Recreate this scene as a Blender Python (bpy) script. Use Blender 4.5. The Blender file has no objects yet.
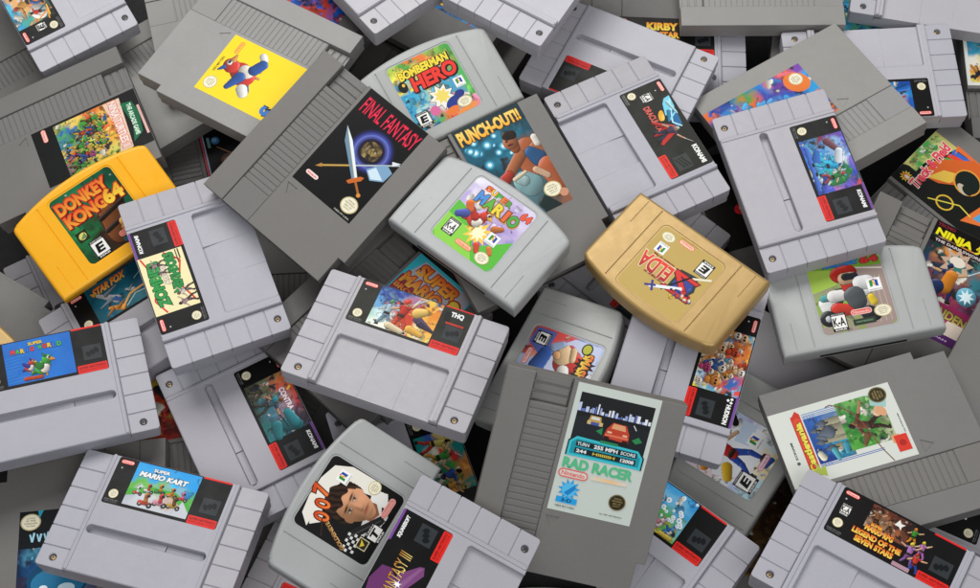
import bpy, bmesh, math, random
import numpy as np
from mathutils import Vector, Matrix
from mathutils.geometry import tessellate_polygon

# ------------------------------------------------------------------ camera, world, lamps, exposure
S = bpy.context.scene
COL = S.collection
LIFT = 0.135                       # the table lies at z = 0
PITCH, DIST = math.radians(24.0), 0.97
cam = bpy.data.objects.new("camera", bpy.data.cameras.new("camera"))
COL.objects.link(cam)
cam.location = (0, -DIST*math.sin(PITCH), DIST*math.cos(PITCH)+LIFT)
cam.rotation_euler = (PITCH, 0, 0)
cam.data.sensor_fit = 'HORIZONTAL'
cam.data.angle = math.radians(40.0)
cam.data.clip_start, cam.data.clip_end = 0.02, 20
S.camera = cam
W = bpy.data.worlds.new("World"); S.world = W; W.use_nodes = True
W.node_tree.nodes["Background"].inputs[0].default_value = (0.92, 0.95, 1.0, 1)
W.node_tree.nodes["Background"].inputs[1].default_value = 0.24
def area(name, loc, target, sx, sy, power, col=(1, 1, 1)):
    d = bpy.data.lights.new(name, 'AREA'); d.shape = 'RECTANGLE'; d.size, d.size_y = sx, sy
    d.energy = power; d.color = col
    o = bpy.data.objects.new(name, d); COL.objects.link(o); o.location = loc
    o.rotation_euler = (Vector(target)-Vector(loc)).to_track_quat('-Z', 'Y').to_euler()
area("softbox_key", (-0.22, 0.72, 1.20), (0, 0.03, 0.1), 1.2, 0.7, 15.5, (1.0, 0.99, 0.97))
area("softbox_fill", (0.25, -0.72, 1.32), (0, 0, 0.1), 1.0, 0.7, 8.6, (0.98, 0.985, 1.0))
S.view_settings.view_transform = 'Standard'
S.view_settings.look = 'None'
S.view_settings.exposure = -0.12
S.view_settings.gamma = 1.0
MM = 0.001

# ------------------------------------------------------------------ materials
def lin(c):
    if isinstance(c, str): c = tuple(int(c[i:i+2], 16) for i in (0, 2, 4))
    return tuple((v/255/12.92 if v/255 <= 0.04045 else ((v/255+0.055)/1.055)**2.4) for v in c)
def plastic(name, col, rough=0.5, metal=0.0, grain=0.25, spec=0.4, wear=0.025, age=True):
    m = bpy.data.materials.new(name); m.use_nodes = True
    nt = m.node_tree; N = nt.nodes; K = nt.links; b = N["Principled BSDF"]
    tc = N.new("ShaderNodeTexCoord"); oi = N.new("ShaderNodeObjectInfo")
    add = N.new("ShaderNodeVectorMath"); add.operation = 'ADD'
    K.new(tc.outputs["Object"], add.inputs[0])
    sc = N.new("ShaderNodeMath"); sc.operation = 'MULTIPLY'; sc.inputs[1].default_value = 37.0
    K.new(oi.outputs["Random"], sc.inputs[0]); K.new(sc.outputs[0], add.inputs[1])
    n1 = N.new("ShaderNodeTexNoise"); n1.inputs["Scale"].default_value = 28; n1.inputs["Detail"].default_value = 5
    n2 = N.new("ShaderNodeTexNoise"); n2.inputs["Scale"].default_value = 1500; n2.inputs["Detail"].default_value = 2
    n3 = N.new("ShaderNodeTexNoise"); n3.inputs["Scale"].default_value = 140; n3.inputs["Detail"].default_value = 8; n3.inputs["Roughness"].default_value = 0.7
    K.new(add.outputs[0], n1.inputs["Vector"]); K.new(tc.outputs["Object"], n2.inputs["Vector"]); K.new(add.outputs[0], n3.inputs["Vector"])
    hsv = N.new("ShaderNodeHueSaturation"); hsv.inputs["Color"].default_value = (*lin(col), 1)
    mr = N.new("ShaderNodeMapRange"); mr.inputs[1].default_value = 0.3; mr.inputs[2].default_value = 0.7
    mr.inputs[3].default_value = 1-wear; mr.inputs[4].default_value = 1+wear
    K.new(n1.outputs["Fac"], mr.inputs[0])
    mr2 = N.new("ShaderNodeMapRange"); mr2.inputs[3].default_value = 0.95; mr2.inputs[4].default_value = 1.05
    K.new(oi.outputs["Random"], mr2.inputs[0])
    mu = N.new("ShaderNodeMath"); mu.operation = 'MULTIPLY'
    K.new(mr.outputs[0], mu.inputs[0]); K.new(mr2.outputs[0], mu.inputs[1])
    gr = N.new("ShaderNodeMapRange"); gr.inputs[1].default_value = 0.25; gr.inputs[2].default_value = 0.75
    gr.inputs[3].default_value = 1-grain*0.25; gr.inputs[4].default_value = 1+grain*0.25
    K.new(n2.outputs["Fac"], gr.inputs[0])
    mu2 = N.new("ShaderNodeMath"); mu2.operation = 'MULTIPLY'
    K.new(mu.outputs[0], mu2.inputs[0]); K.new(gr.outputs[0], mu2.inputs[1]); K.new(mu2.outputs[0], hsv.inputs["Value"])
    mx = N.new("ShaderNodeMix"); mx.data_type = 'RGBA'; mx.blend_type = 'MULTIPLY'; mx.inputs["B"].default_value = (1.0, 0.975, 0.925, 1) if age else (1, 1, 1, 1)
    om = N.new("ShaderNodeMath"); om.operation = 'MULTIPLY'; om.inputs[1].default_value = 7.31
    of = N.new("ShaderNodeMath"); of.operation = 'FRACT'; K.new(oi.outputs["Random"], om.inputs[0]); K.new(om.outputs[0], of.inputs[0])
    K.new(of.outputs[0], mx.inputs["Factor"]); K.new(hsv.outputs[0], mx.inputs["A"])
    sk = N.new("ShaderNodeMapRange"); sk.inputs[1].default_value = 0.70; sk.inputs[2].default_value = 0.80; sk.inputs[3].default_value = 0.0; sk.inputs[4].default_value = 0.22
    n4 = N.new("ShaderNodeTexNoise"); n4.inputs["Scale"].default_value = 420; n4.inputs["Detail"].default_value = 3; K.new(add.outputs[0], n4.inputs["Vector"]); K.new(n4.outputs["Fac"], sk.inputs[0])
    dm = N.new("ShaderNodeMix"); dm.data_type = 'RGBA'; dm.inputs["B"].default_value = (0.06, 0.052, 0.045, 1)
    K.new(sk.outputs[0], dm.inputs["Factor"]); K.new(mx.outputs["Result"], dm.inputs["A"]); K.new(dm.outputs["Result"], b.inputs["Base Color"])
    rr = N.new("ShaderNodeMapRange"); rr.inputs[1].default_value = 0.35; rr.inputs[2].default_value = 0.7
    rr.inputs[3].default_value = rough-0.05; rr.inputs[4].default_value = rough+0.05
    K.new(n3.outputs["Fac"], rr.inputs[0]); K.new(rr.outputs[0], b.inputs["Roughness"])
    bp = N.new("ShaderNodeBump"); bp.inputs["Strength"].default_value = grain; bp.inputs["Distance"].default_value = 0.0002
    K.new(n2.outputs["Fac"], bp.inputs["Height"]); K.new(bp.outputs[0], b.inputs["Normal"])
    b.inputs["Metallic"].default_value = metal; b.inputs["Specular IOR Level"].default_value = spec
    return m
M = dict(
    S=plastic("cool_grey_plastic", (170, 169, 178), 0.45),
    Sl=plastic("top_lit_grey_plastic", (184, 183, 191), 0.45),  # lighter copy of the grey: stronger light at the top painted in
    Sd=plastic("darker_grey_plastic", (163, 161, 167), 0.48),  # slightly darker copy of the grey, for buried cartridges
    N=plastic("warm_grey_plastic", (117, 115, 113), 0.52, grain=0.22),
    Nl=plastic("top_lit_warm_grey_plastic", (145, 144, 142), 0.52, grain=0.22),  # paler copy: light from the top painted in, with some real shell variation
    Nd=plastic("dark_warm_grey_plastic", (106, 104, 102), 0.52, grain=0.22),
    D=plastic("smooth_grey_plastic", (166, 169, 168), 0.34, grain=0.12),
    Y=plastic("yellow_plastic", (255, 184, 34), 0.30, grain=0.1, wear=0.02, age=False),
    G=plastic("gold_paint", (176, 145, 90), 0.38, metal=0.25, grain=0.12, wear=0.005, age=False),
    steel=plastic("worn_brass_screw", (168, 150, 120), 0.35, metal=0.9, grain=0.1),
    steeld=plastic("dark_steel_screw", (120, 118, 118), 0.35, metal=0.9, grain=0.1),
    dark=plastic("slot_shade_black", (34, 33, 33), 0.6),  # dark colour stands for the shade inside the connector opening
    table=plastic("black_table", (14, 14, 15), 0.7, grain=0.2),
)
pm = bpy.data.materials.new("label_print"); pm.use_nodes = True
_n = pm.node_tree.nodes; _b = _n["Principled BSDF"]; _a = _n.new("ShaderNodeAttribute"); _a.attribute_name = "print"
_no = _n.new("ShaderNodeTexNoise"); _no.inputs["Scale"].default_value = 90; _no.inputs["Detail"].default_value = 6
_mr = _n.new("ShaderNodeMapRange"); _mr.inputs[3].default_value = 0.26; _mr.inputs[4].default_value = 0.52
_l = pm.node_tree.links; _tc = _n.new("ShaderNodeTexCoord")
_l.new(_tc.outputs["Object"], _no.inputs["Vector"]); _l.new(_no.outputs["Fac"], _mr.inputs[0]); _l.new(_mr.outputs[0], _b.inputs["Roughness"])
_l.new(_a.outputs["Color"], _b.inputs["Base Color"]); _b.inputs["Specular IOR Level"].default_value = 0.14
M["print"] = pm

# ------------------------------------------------------------------ mesh helpers (millimetres)
def rrect(x0, y0, x1, y1, r=0.0, n=4):
    if r <= 0: return [(x0, y0), (x1, y0), (x1, y1), (x0, y1)]
    out = []
    for cx, cy, a0 in ((x1-r, y0+r, -90), (x1-r, y1-r, 0), (x0+r, y1-r, 90), (x0+r, y0+r, 180)):
        for i in range(n+1):
            a = math.radians(a0+90*i/n); out.append((cx+r*math.cos(a), cy+r*math.sin(a)))
    return out
def circle(cx, cy, r, n=20):
    return [(cx+r*math.cos(2*math.pi*i/n), cy+r*math.sin(2*math.pi*i/n)) for i in range(n)]
def inset(P, d):
    out = []; n = len(P)
    for i in range(n):
        a, b, c = Vector(P[i-1]), Vector(P[i]), Vector(P[(i+1) % n])
        e1 = (b-a).normalized(); e2 = (c-b).normalized()
        n1 = Vector((-e1.y, e1.x)); n2 = Vector((-e2.y, e2.x))
        k = max(0.35, 1+n1.dot(n2)); q = b+(n1+n2)*(d/k); out.append((q.x, q.y))
    return out
class MB:
    def __init__(s): s.v = []; s.f = []
    def ring(s, P, z):
        i = len(s.v); s.v += [(x, y, z) for x, y in P]; return list(range(i, i+len(P)))
    def wall(s, a, b):
        n = len(a)
        for i in range(n): s.f.append((a[i], a[(i+1) % n], b[(i+1) % n], b[i]))
    def slab(s, P, z0, z1, bev=0.6, seg=2, holes=(), bot=0.0):
        if bot > 0:
            r0 = s.ring(inset(P, bot), z0); s.f.append(tuple(reversed(r0))); r1 = s.ring(P, z0+bot); s.wall(r0, r1); r = r1
        else:
            r = s.ring(P, z0); s.f.append(tuple(reversed(r)))
        top = P
        for i in range(0, seg+1):
            a = math.pi/2*i/seg
            top = inset(P, bev*(1-math.cos(a))) if i else P
            q = s.ring(top, z1-bev+bev*math.sin(a)); s.wall(r, q); r = q
        if not holes: s.f.append(tuple(r)); return
        rings = [r]; polys = [[Vector((x, y, 0)) for x, y in top]]
        for H in holes:
            hp, dep = H[0], H[1]; hb = min(0.35, dep*0.4); fl = H[2] if len(H) > 2 else 0.0
            a = s.ring(inset(hp, -hb), z1); b = s.ring(hp, z1-hb); c = s.ring(inset(hp, fl) if fl else hp, z1-dep)
            s.wall(b, a); s.wall(c, b); s.f.append(tuple(c))
            rings.append(a); polys.append([Vector((x, y, 0)) for x, y in inset(hp, -hb)])
        flat = [i for q in rings for i in q]
        for t in tessellate_polygon(polys): s.f.append(tuple(flat[i] for i in t))
    def prism(s, a, b):
        n = len(a); i = len(s.v); s.v += list(a)+list(b)
        s.f.append(tuple(range(i, i+n))); s.f.append(tuple(range(i+n, i+2*n)))
        for k in range(n): s.f.append((i+k, i+(k+1) % n, i+n+(k+1) % n, i+n+k))
    def mesh(s, name, mat, smooth=None):
        me = bpy.data.meshes.new(name)
        me.from_pydata([(x*MM, y*MM, z*MM) for x, y, z in s.v], [], s.f)
        bm = bmesh.new(); bm.from_mesh(me); bmesh.ops.recalc_face_normals(bm, faces=bm.faces); bm.to_mesh(me); bm.free()
        me.materials.append(mat)
        if smooth:
            for p in me.polygons: p.use_smooth = True
            me.set_sharp_from_angle(angle=math.radians(smooth))
        return me

# ------------------------------------------------------------------ the three kinds of cartridge shell
def snes_meshes(late):
    out = {}
    b = MB(); b.slab(rrect(-67.6, -43.6, 67.6, 43.6, 2.2), 0, 9.2, 0.5, 2, bot=1.2); out['back_shell'] = b.mesh("back_shell", M['S'])
    m = MB()
    for sx in (-1, 1):                                                            # cores under the grips
        x0, x1 = sorted((sx*47.0, sx*67.3)); m.slab(rrect(x0, -43.3, x1, 43.3, 2.0), 9.0, 17.2, 0.2, 1, holes=[(circle(sx*57.5, -37, 2.9), 3.4)])
    if late:
        m.slab(rrect(-47.4, -44, 47.4, 44, 0.5), 9.7, 13.4, 0.3, 1)
        for x0, x1 in ((-47.4, -11), (15, 47.4)): m.slab(rrect(x0, -44, x1, -3, 0.0), 13.3, 16.2, 0.2, 1)
        # scooped finger hollow in the middle of the recess
        pr = [(-44, 13.3), (-44, 16.2), (-34, 16.2), (-26, 16.1), (-18, 15.85), (-11, 15.45), (-3, 14.8), (-3, 13.3)]
        m.prism([(-11, y, z) for y, z in pr], [(15, y, z) for y, z in pr])
        U = [(-47.4, -44), (-41.4, -44), (-41.4, -5.5), (-39.9, -4), (39.9, -4), (41.4, -5.5), (41.4, -44), (47.4, -44), (47.4, 44), (-47.4, 44)]
        m.slab(U, 13.4, 20, 0.8, 3)
    else:
        slot = rrect(-43.5, -15.2, 43, -9.0, 3.09, 7)
        m.slab(rrect(-47.4, -44, 47.4, 44, 0.5), 9.7, 20, 0.8, 3, holes=[(slot, 6.0, 0.3)])
        m.prism([(14, -14.8, 13.8), (14, -9.4, 13.8), (14, -9.4, 15.0), (14, -14.8, 15.0)], [(40.5, -14.6, 13.8), (40.5, -9.6, 13.8), (40.5, -9.6, 15.0), (40.5, -14.6, 15.0)])
        m.prism([(-9, -14.8, 13.8), (-9, -9.4, 13.8), (-9, -9.4, 14.1), (-9, -14.8, 14.1)], [(13.4, -14.8, 13.8), (13.4, -9.4, 13.8), (13.4, -9.4, 15.8), (13.4, -14.8, 15.8)])
    for sx in (-1, 1):                                                            # rails beside the label
        x = sx*45.7; y0 = -43.6
        m.slab(rrect(x-1.5, y0, x+1.5, 44.3, 1.45, 4), 19.5, 20.7, 0.7, 3)
    out['front_shell'] = m.mesh("front_shell", M['S'])
    for sx in (-1, 1):
        g = MB()
        for k in range(6):
            y1 = 44-k*88/6-(0.3 if k else 0); y0 = 44-(k+1)*88/6+(0.3 if k < 5 else 0)
            x0, x1 = sorted((sx*47.7, sx*68)); P = rrect(x0, y0, x1, y1, 0.5, 2)
            if k in (0, 5):                                                      # rounded outer corners
                r = 2.2; q = []
                for i in range(5):
                    a = math.radians(90*i/4)
                    q.append((68-r+r*math.cos(a), r*math.sin(a)))
                yy = y1-r if k == 0 else y0+r
                if k == 0: P = [(47.7, y0), (68, y0)]+[(a_, yy+b_) for a_, b_ in q]+[(47.7, y1)]
                else: P = [(47.7, y0)]+[(a_, yy-b_) for a_, b_ in reversed(q)]+[(68, y1), (47.7, y1)]
                if sx < 0: P = [(-x, y) for x, y in reversed(P)]
            holes = [(circle(sx*57.5, -37, 2.6), 7.0)] if k == 5 else ()
            g.slab(P, 9.6, 18, 0.5, 3, holes=holes)
        out['grip%d' % sx] = g.mesh("side_grip", M['S'])
        w = MB(); w.slab(circle(sx*57.5, -37, 1.75), 13.0, 16.6, 0.5, 2, holes=[(circle(sx*57.5, -37, 0.75, 6), 1.2)])
        out['screw%d' % sx] = w.mesh("screw", M['steel'])
    return out
def nes_meshes(notch=True):
    out = {}
    nt = [(54, -66.7), (54, -44.7), (60, -44.7)] if notch else [(60, -66.7)]
    b = MB(); b.slab([(-59.4, -66.2)]+[(x-0.6 if x > 50 else x, y+0.4) for x, y in nt]+[(59.4, 66.2), (-59.4, 66.2)], 0, 7.8, 0.4, 2, bot=1.0)
    out['back_shell'] = b.mesh("back_shell", M['N'])
    m = MB()
    core = [(-60, -66.7)]+nt+[(60, 66.7), (-15.9, 66.7), (-15.9, 47), (-41.6, 47), (-41.6, 66.7), (-60, 66.7)]
    m.slab(core, 7.6, 15.5, 0.01, 1)
    m.slab(rrect(-60, -66.7, -41.5, 66.7, 0.0), 15.4, 17.4, 0.55, 3)
    m.slab([(-15.9, -66.7)]+nt+[(60, 66.7), (-15.9, 66.7)], 15.4, 17.0, 0.5, 3, holes=[([(-8, -33), (-3.6, -25.6), (-12.4, -25.6)], 0.7)])
    m.slab(rrect(-14.6, 66.0, -14.0, 66.2, 0), 16.9, 17.0, 0.01, 1)
    out['front_shell'] = m.mesh("front_shell", M['N'])
    g = MB()
    g.slab(rrect(-41.3, 47.2, -16.1, 66.5, 0), 7.7, 11.6, 0.2, 1)
    for k in range(3):
        y = 64.5-k*6.0; g.slab(rrect(-40.6, y-4.4, -16.8, y, 0), 11.5, 12.6, 0.4, 2)
    n = 20; p = 90.0/n
    for k in range(n):
        y = 46.6-k*p; g.slab(rrect(-41.2, y-p+0.55, -16.2, y, 0), 15.4, 16.05, 0.5, 3)
    g.slab(rrect(-41.2, -66.6, -16.2, 46.6-n*p-0.2, 0), 15.4, 16.5, 0.35, 2)
    out['grip'] = g.mesh("ridged_grip", M['N'])
    c = MB(); c.prism([(-44, -66.9, 5.5), (44, -66.9, 5.5), (44, -66.9, 9.5), (-44, -66.9, 9.5)], [(-44, -60, 5.5), (44, -60, 5.5), (44, -60, 9.5), (-44, -60, 9.5)])
    out['slot'] = c.mesh("connector_slot", M['dark'])  # solid dark block in place of a recess, its shade painted
    return out
def n64_outline(d=0.0):
    P = [(-57.6, -37.5), (57.6, -37.5), (58, -30)]
    arc = [(x, 37.5-9.5*(x/58)**2) for x in np.linspace(54, -54, 25)]
    for i in range(5):
        a = math.radians(80*i/4); P.append((53.2+4.8*math.cos(a), 24.0+4.9*math.sin(a)))
    P += arc
    for i in range(5):
        a = math.radians(100+80*i/4); P.append((-53.2+4.8*math.cos(a), 24.0+4.9*math.sin(a)))
    P.append((-58, -30))
    return inset(P, d) if d else P
def n64_meshes():
    out = {}
    b = MB(); b.slab(n64_outline(0.3), 0, 7.6, 0.3, 1, bot=2.5); out['back_shell'] = b.mesh("back_shell", M['D'], 35)
    m = MB(); hs = []
    for x in (-35, 35): hs.append((rrect(x-0.3, -34.1, x+0.3, 30.2, 0), 0.7))
    hs.append((rrect(-27.6, -28.1, 27.6, 30.6, 4.6, 5), 0.45, 0.2))
    for sx in (-1, 1):
        x = sx*47.5
        hs.append(([(x-0.25, -34.1), (x+0.25, -34.1), (x+0.25, -13.5), (x-0.25, -13.5)], 0.45))
    m.slab(n64_outline(), 7.4, 18, 2.8, 5, holes=hs)
    out['front_shell'] = m.mesh("front_shell", M['D'], 35)
    c = MB(); c.prism([(-31, -37.7, 5.4), (31, -37.7, 5.4), (31, -37.7, 8.8), (-31, -37.7, 8.8)], [(-31, -30, 5.4), (31, -30, 5.4), (31, -30, 8.8), (-31, -30, 8.8)])
    out['slot'] = c.mesh("connector_slot", M['dark'])  # no real hollow: a dark block paints the shade of the opening
    return out
KIND = {'Se': snes_meshes(False), 'Sl': snes_meshes(True), 'N': nes_meshes(), 'Nf': nes_meshes(False), 'D': n64_meshes()}

# ------------------------------------------------------------------ printed labels
_tx = {}
def text_tris(body, bold=0.0, shear=0.0, space=1.0):
    k = (body, bold, shear, space)
    if k not in _tx:
        cu = bpy.data.curves.new("lettering", 'FONT'); cu.body = body; cu.size = 1; cu.offset = bold; cu.shear = shear
        cu.space_character = space; cu.resolution_u = 3; cu.fill_mode = 'FRONT'
        o = bpy.data.objects.new("lettering", cu); COL.objects.link(o)
        dg = bpy.context.evaluated_depsgraph_get(); me = o.evaluated_get(dg).to_mesh()
        v = np.array([q.co[:2] for q in me.vertices]) if len(me.vertices) else np.zeros((1, 2))
        f = [tuple(p.vertices) for p in me.polygons]
        o.evaluated_get(dg).to_mesh_clear(); bpy.data.objects.remove(o); bpy.data.curves.remove(cu)
        _tx[k] = (v, f)
    return _tx[k]
def vnoise(rs, h, w, c):
    g = rs.rand(int(h/c)+3, int(w/c)+3); y = np.arange(h)/c; x = np.arange(w)/c
    yi = y.astype(int); xi = x.astype(int); fy = (y-yi)[:, None]; fx = (x-xi)[None]
    fy = fy*fy*(3-2*fy); fx = fx*fx*(3-2*fx)
    a = g[yi][:, xi]; b = g[yi][:, xi+1]; cc = g[yi+1][:, xi]; d = g[yi+1][:, xi+1]
    return a*(1-fy)*(1-fx)+b*(1-fy)*fx+cc*fy*(1-fx)+d*fy*fx
class Print:
    DZ = 0.006
    def __init__(s, z): s.v = []; s.f = []; s.c = []; s.z = z
    def _add(s, P, F, C):
        i = len(s.v); s.v += [(x, y, s.z) for x, y in P]; s.f += [tuple(j+i for j in q) for q in F]
        s.c += C if isinstance(C, list) else [C]*len(P); s.z += s.DZ
    def poly(s, P, c): s._add(P, [tuple(range(len(P)))], lin(c))
    def rect(s, x0, y0, x1, y1, c, r=0.0, rot=0.0):
        P = rrect(x0, y0, x1, y1, r)
        if rot:
            cx, cy = (x0+x1)/2, (y0+y1)/2; a = math.radians(rot); C_, S_ = math.cos(a), math.sin(a)
            P = [(cx+(x-cx)*C_-(y-cy)*S_, cy+(x-cx)*S_+(y-cy)*C_) for x, y in P]
        s.poly(P, c)
    def ell(s, cx, cy, rx, ry, c, rot=0.0, n=20):
        a = math.radians(rot); C_, S_ = math.cos(a), math.sin(a)
        s.poly([(cx+rx*math.cos(t)*C_-ry*math.sin(t)*S_, cy+rx*math.cos(t)*S_+ry*math.sin(t)*C_) for t in [2*math.pi*i/n for i in range(n)]], c)
    def line(s, pts, w, c):
        for (x0, y0), (x1, y1) in zip(pts, pts[1:]):
            d = math.hypot(x1-x0, y1-y0) or 1; nx, ny = -(y1-y0)/d*w/2, (x1-x0)/d*w/2
            s.poly([(x0+nx, y0+ny), (x0-nx, y0-ny), (x1-nx, y1-ny), (x1+nx, y1+ny)], c)
    def star(s, cx, cy, r0, r1, n, c, rot=0.0, sy=1.0):
        s.poly([(cx+(r0 if i % 2 else r1)*math.cos(math.pi*i/n+rot), cy+sy*(r0 if i % 2 else r1)*math.sin(math.pi*i/n+rot)) for i in range(2*n)], c)
    def text(s, body, cx, cy, w, h, c, bold=0.02, shear=0.0, rot=0.0, out=None, arc=0.0, ow=0.05, shade=None, persp=0.0):
        """lettering fitted into a w x h box centred at (cx, cy)"""
        bold = min(bold, 0.05); v0, f0 = text_tris(body, bold, shear)
        lo, hi = v0.min(0), v0.max(0); mid = (lo+hi)/2; k = np.array([w, h])/np.maximum(hi-lo, 1e-6)
        a = math.radians(rot); R = np.array([[math.cos(a), -math.sin(a)], [math.sin(a), math.cos(a)]])
        def put(v, f, col, dx=0.0, dy=0.0):
            q = (v-mid)*k
            if persp: q[:, 1] *= 1+persp*q[:, 0]/(w/2)
            if arc: q[:, 1] -= arc*(q[:, 0]/(w/2))**2
            q = q@R.T+np.array([cx+dx, cy+dy]); cc = lin(col) if not isinstance(col, list) else None
            if cc is None:
                t = ((v-mid)[:, 1]/(hi-lo)[1]+0.5).clip(0, 1); A, B = np.array(lin(col[0])), np.array(lin(col[1]))
                s._add([tuple(p) for p in q], f, [tuple(A*(1-u)+B*u) for u in t])
            else: s._add([tuple(p) for p in q], f, cc)
        if out:
            v1, f1 = text_tris(body, min(bold+ow, 0.11), shear)
            if shade: put(v1, f1, shade, 0.7, -0.7)
            put(v1, f1, out)
        put(v0, f0, c)
    def art(s, x0, y0, x1, y1, rows, seed=1, n=60, r=0.0, warp=0.5, cell=0.48, edge=0.5, big=1.0, fine=0.05):
        """a busy painted picture: soft colour fields, outlined shapes and speckle"""
        rs = np.random.RandomState(seed); w = max(4, int((x1-x0)/cell)); h = max(4, int((y1-y0)/cell))
        G = np.array([[lin(c) for c in row.split()] for row in rows])
        gy = np.linspace(0, G.shape[0]-1, h)[:, None]+np.zeros((1, w)); gx = np.linspace(0, G.shape[1]-1, w)[None]+np.zeros((h, 1))
        gy = gy+(vnoise(rs, h, w, 15)-0.5)*2*warp+(vnoise(rs, h, w, 5)-0.5)*warp*.7
        gx = gx+(vnoise(rs, h, w, 15)-0.5)*2*warp+(vnoise(rs, h, w, 5)-0.5)*warp*.7
        def samp(py, px):
            py = np.clip(py, 0, G.shape[0]-1); px = np.clip(px, 0, G.shape[1]-1)
            a = np.minimum(py.astype(int), G.shape[0]-2) if G.shape[0] > 1 else py.astype(int)*0
            b = np.minimum(px.astype(int), G.shape[1]-2) if G.shape[1] > 1 else px.astype(int)*0
            fy = (py-a)[..., None]; fx = (px-b)[..., None]; a1 = np.minimum(a+1, G.shape[0]-1); b1 = np.minimum(b+1, G.shape[1]-1)
            fy = np.clip((fy-0.5)*1.8+0.5, 0, 1); fx = np.clip((fx-0.5)*1.8+0.5, 0, 1)
            return G[a, b]*(1-fy)*(1-fx)+G[a, b1]*(1-fy)*fx+G[a1, b]*fy*(1-fx)+G[a1, b1]*fy*fx
        I = samp(gy, gx)
        Y, X = np.mgrid[0:h, 0:w].astype(float)
        for q in range(n):
            cy, cx = rs.rand()*h, rs.rand()*w; ra = big*0.5/cell*(1.1+8.0*(1-(q+rs.rand())/n)**2.6); rb = ra*(0.35+0.65*rs.rand()); th = rs.rand()*3.14
            jy = (cy/h)*(G.shape[0]-1)+rs.randn()*0.55; jx = (cx/w)*(G.shape[1]-1)+rs.randn()*0.55
            col = samp(np.array([jy]), np.array([jx]))[0]*(0.6+0.9*rs.rand())
            if rs.rand() < 0.14: col = np.array([0.75, 0.72, 0.62])
            if rs.rand() < 0.10: col = np.array([0.02, 0.02, 0.03])
            u = (X-cx)*math.cos(th)+(Y-cy)*math.sin(th); v = -(X-cx)*math.sin(th)+(Y-cy)*math.cos(th)
            ang = np.arctan2(v, u); wob = 1+0.25*np.sin(3*ang+rs.rand()*6)+0.15*np.sin(5*ang+rs.rand()*6)
            d = np.sqrt((u/ra)**2+(v/rb)**2)/wob
            if rs.rand() < edge: I[(d < 1+0.9/ra)] *= 0.25
            I[d < 1] = col
            sh = np.clip(0.75-0.5*(v/rb)*(1 if rs.rand() < .5 else -1), 0.45, 1.6)[..., None]; I = np.where((d < 1)[..., None], np.minimum(col*sh+0.01, 0.9), I)
        I = I*(1+(rs.rand(h, w, 1)-0.5)*2*fine)
        I[1:-1, 1:-1] = I[1:-1, 1:-1]*0.6+0.1*(I[:-2, 1:-1]+I[2:, 1:-1]+I[1:-1, :-2]+I[1:-1, 2:])
        I = np.clip(I, 0, 0.95)
        xs = np.linspace(x0, x1, w); ys = np.linspace(y1, y0, h); P = []
        for y in ys:
            for x in xs:
                px, py = x, y
                if r > 0:
                    qx = min(max(px, x0+r), x1-r); qy = min(max(py, y0+r), y1-r); dd = math.hypot(px-qx, py-qy)
                    if dd > r: px, py = qx+(px-qx)*r/dd, qy+(py-qy)*r/dd
                P.append((px, py))
        F = [(j*w+i, (j+1)*w+i, (j+1)*w+i+1, j*w+i+1) for j in range(h-1) for i in range(w-1)]
        s._add(P, F, [tuple(c) for c in I.reshape(-1, 3)])
    def ball(s, cx, cy, rx, ry, c, rot=0.0, n=20):
        """a round form as a printed illustration shows it: dark line, shaded fill"""
        s.shapes([(cx, cy, cx, cy, max(rx, ry), max(rx, ry), c, min(rx, ry)/max(rx, ry), rot+(90 if ry > rx else 0))])
    def grid(s, X, Y, I, A):
        h, w = A.shape; idx = -np.ones((h, w), int)
        q = A[:-1, :-1] & A[1:, :-1] & A[:-1, 1:] & A[1:, 1:]; u = np.zeros((h, w), bool)
        u[:-1, :-1] |= q; u[1:, :-1] |= q; u[:-1, 1:] |= q; u[1:, 1:] |= q
        if not u.any(): return
        idx[u] = np.arange(u.sum()); jj, ii = np.nonzero(q)
        F = [(a, b, c, d) for a, b, c, d in zip(idx[jj, ii], idx[jj, ii+1], idx[jj+1, ii+1], idx[jj+1, ii])]
        s._add(list(zip(X[u], Y[u])), [tuple(int(k) for k in f) for f in F], [tuple(c) for c in np.clip(I[u], 0, .95)])
    def shapes(s, L, cell=0.36, line=0.32, seed=1, clip=(-42, -28, 43.2, 66.4)):
        """tapered limbs and round forms (x0, y0, x1, y1, r0, r1, colour[, flatness, turn]) painted over each other"""
        if not L: return
        rs = np.random.RandomState(seed)
        m = max(max(q[4], q[5]) for q in L)+1
        x0 = max(clip[0], min(min(q[0], q[2]) for q in L)-m); x1 = min(clip[2], max(max(q[0], q[2]) for q in L)+m)
        y0 = max(clip[1], min(min(q[1], q[3]) for q in L)-m); y1 = min(clip[3], max(max(q[1], q[3]) for q in L)+m)
        X, Y = np.meshgrid(np.arange(x0, x1, cell), np.arange(y0, y1, cell)); I = np.zeros(X.shape+(3,)); A = np.zeros(X.shape, bool)
        if X.size < 4: return
        for q in L:
            ax, ay, bx, by, r0, r1, col = q[:7]; fl = q[7] if len(q) > 7 else 1.0; tr = math.radians(q[8]) if len(q) > 8 else 0.0
            PX, PY = X-ax, Y-ay
            if fl != 1.0:
                PX, PY = PX*math.cos(tr)+PY*math.sin(tr), -PX*math.sin(tr)+PY*math.cos(tr); PY = PY/max(fl, .1)
            ux, uy = bx-ax, by-ay; ll = ux*ux+uy*uy
            t_ = np.clip((PX*ux+PY*uy)/ll, 0, 1) if ll > 1e-9 else np.zeros_like(PX)
            ex, ey = PX-t_*ux, PY-t_*uy; r = r0+(r1-r0)*t_; d = np.sqrt(ex*ex+ey*ey)-r
            lw = min(line, 0.4*max(r0, r1)); o = (d < lw); f = (d < 0)
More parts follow.
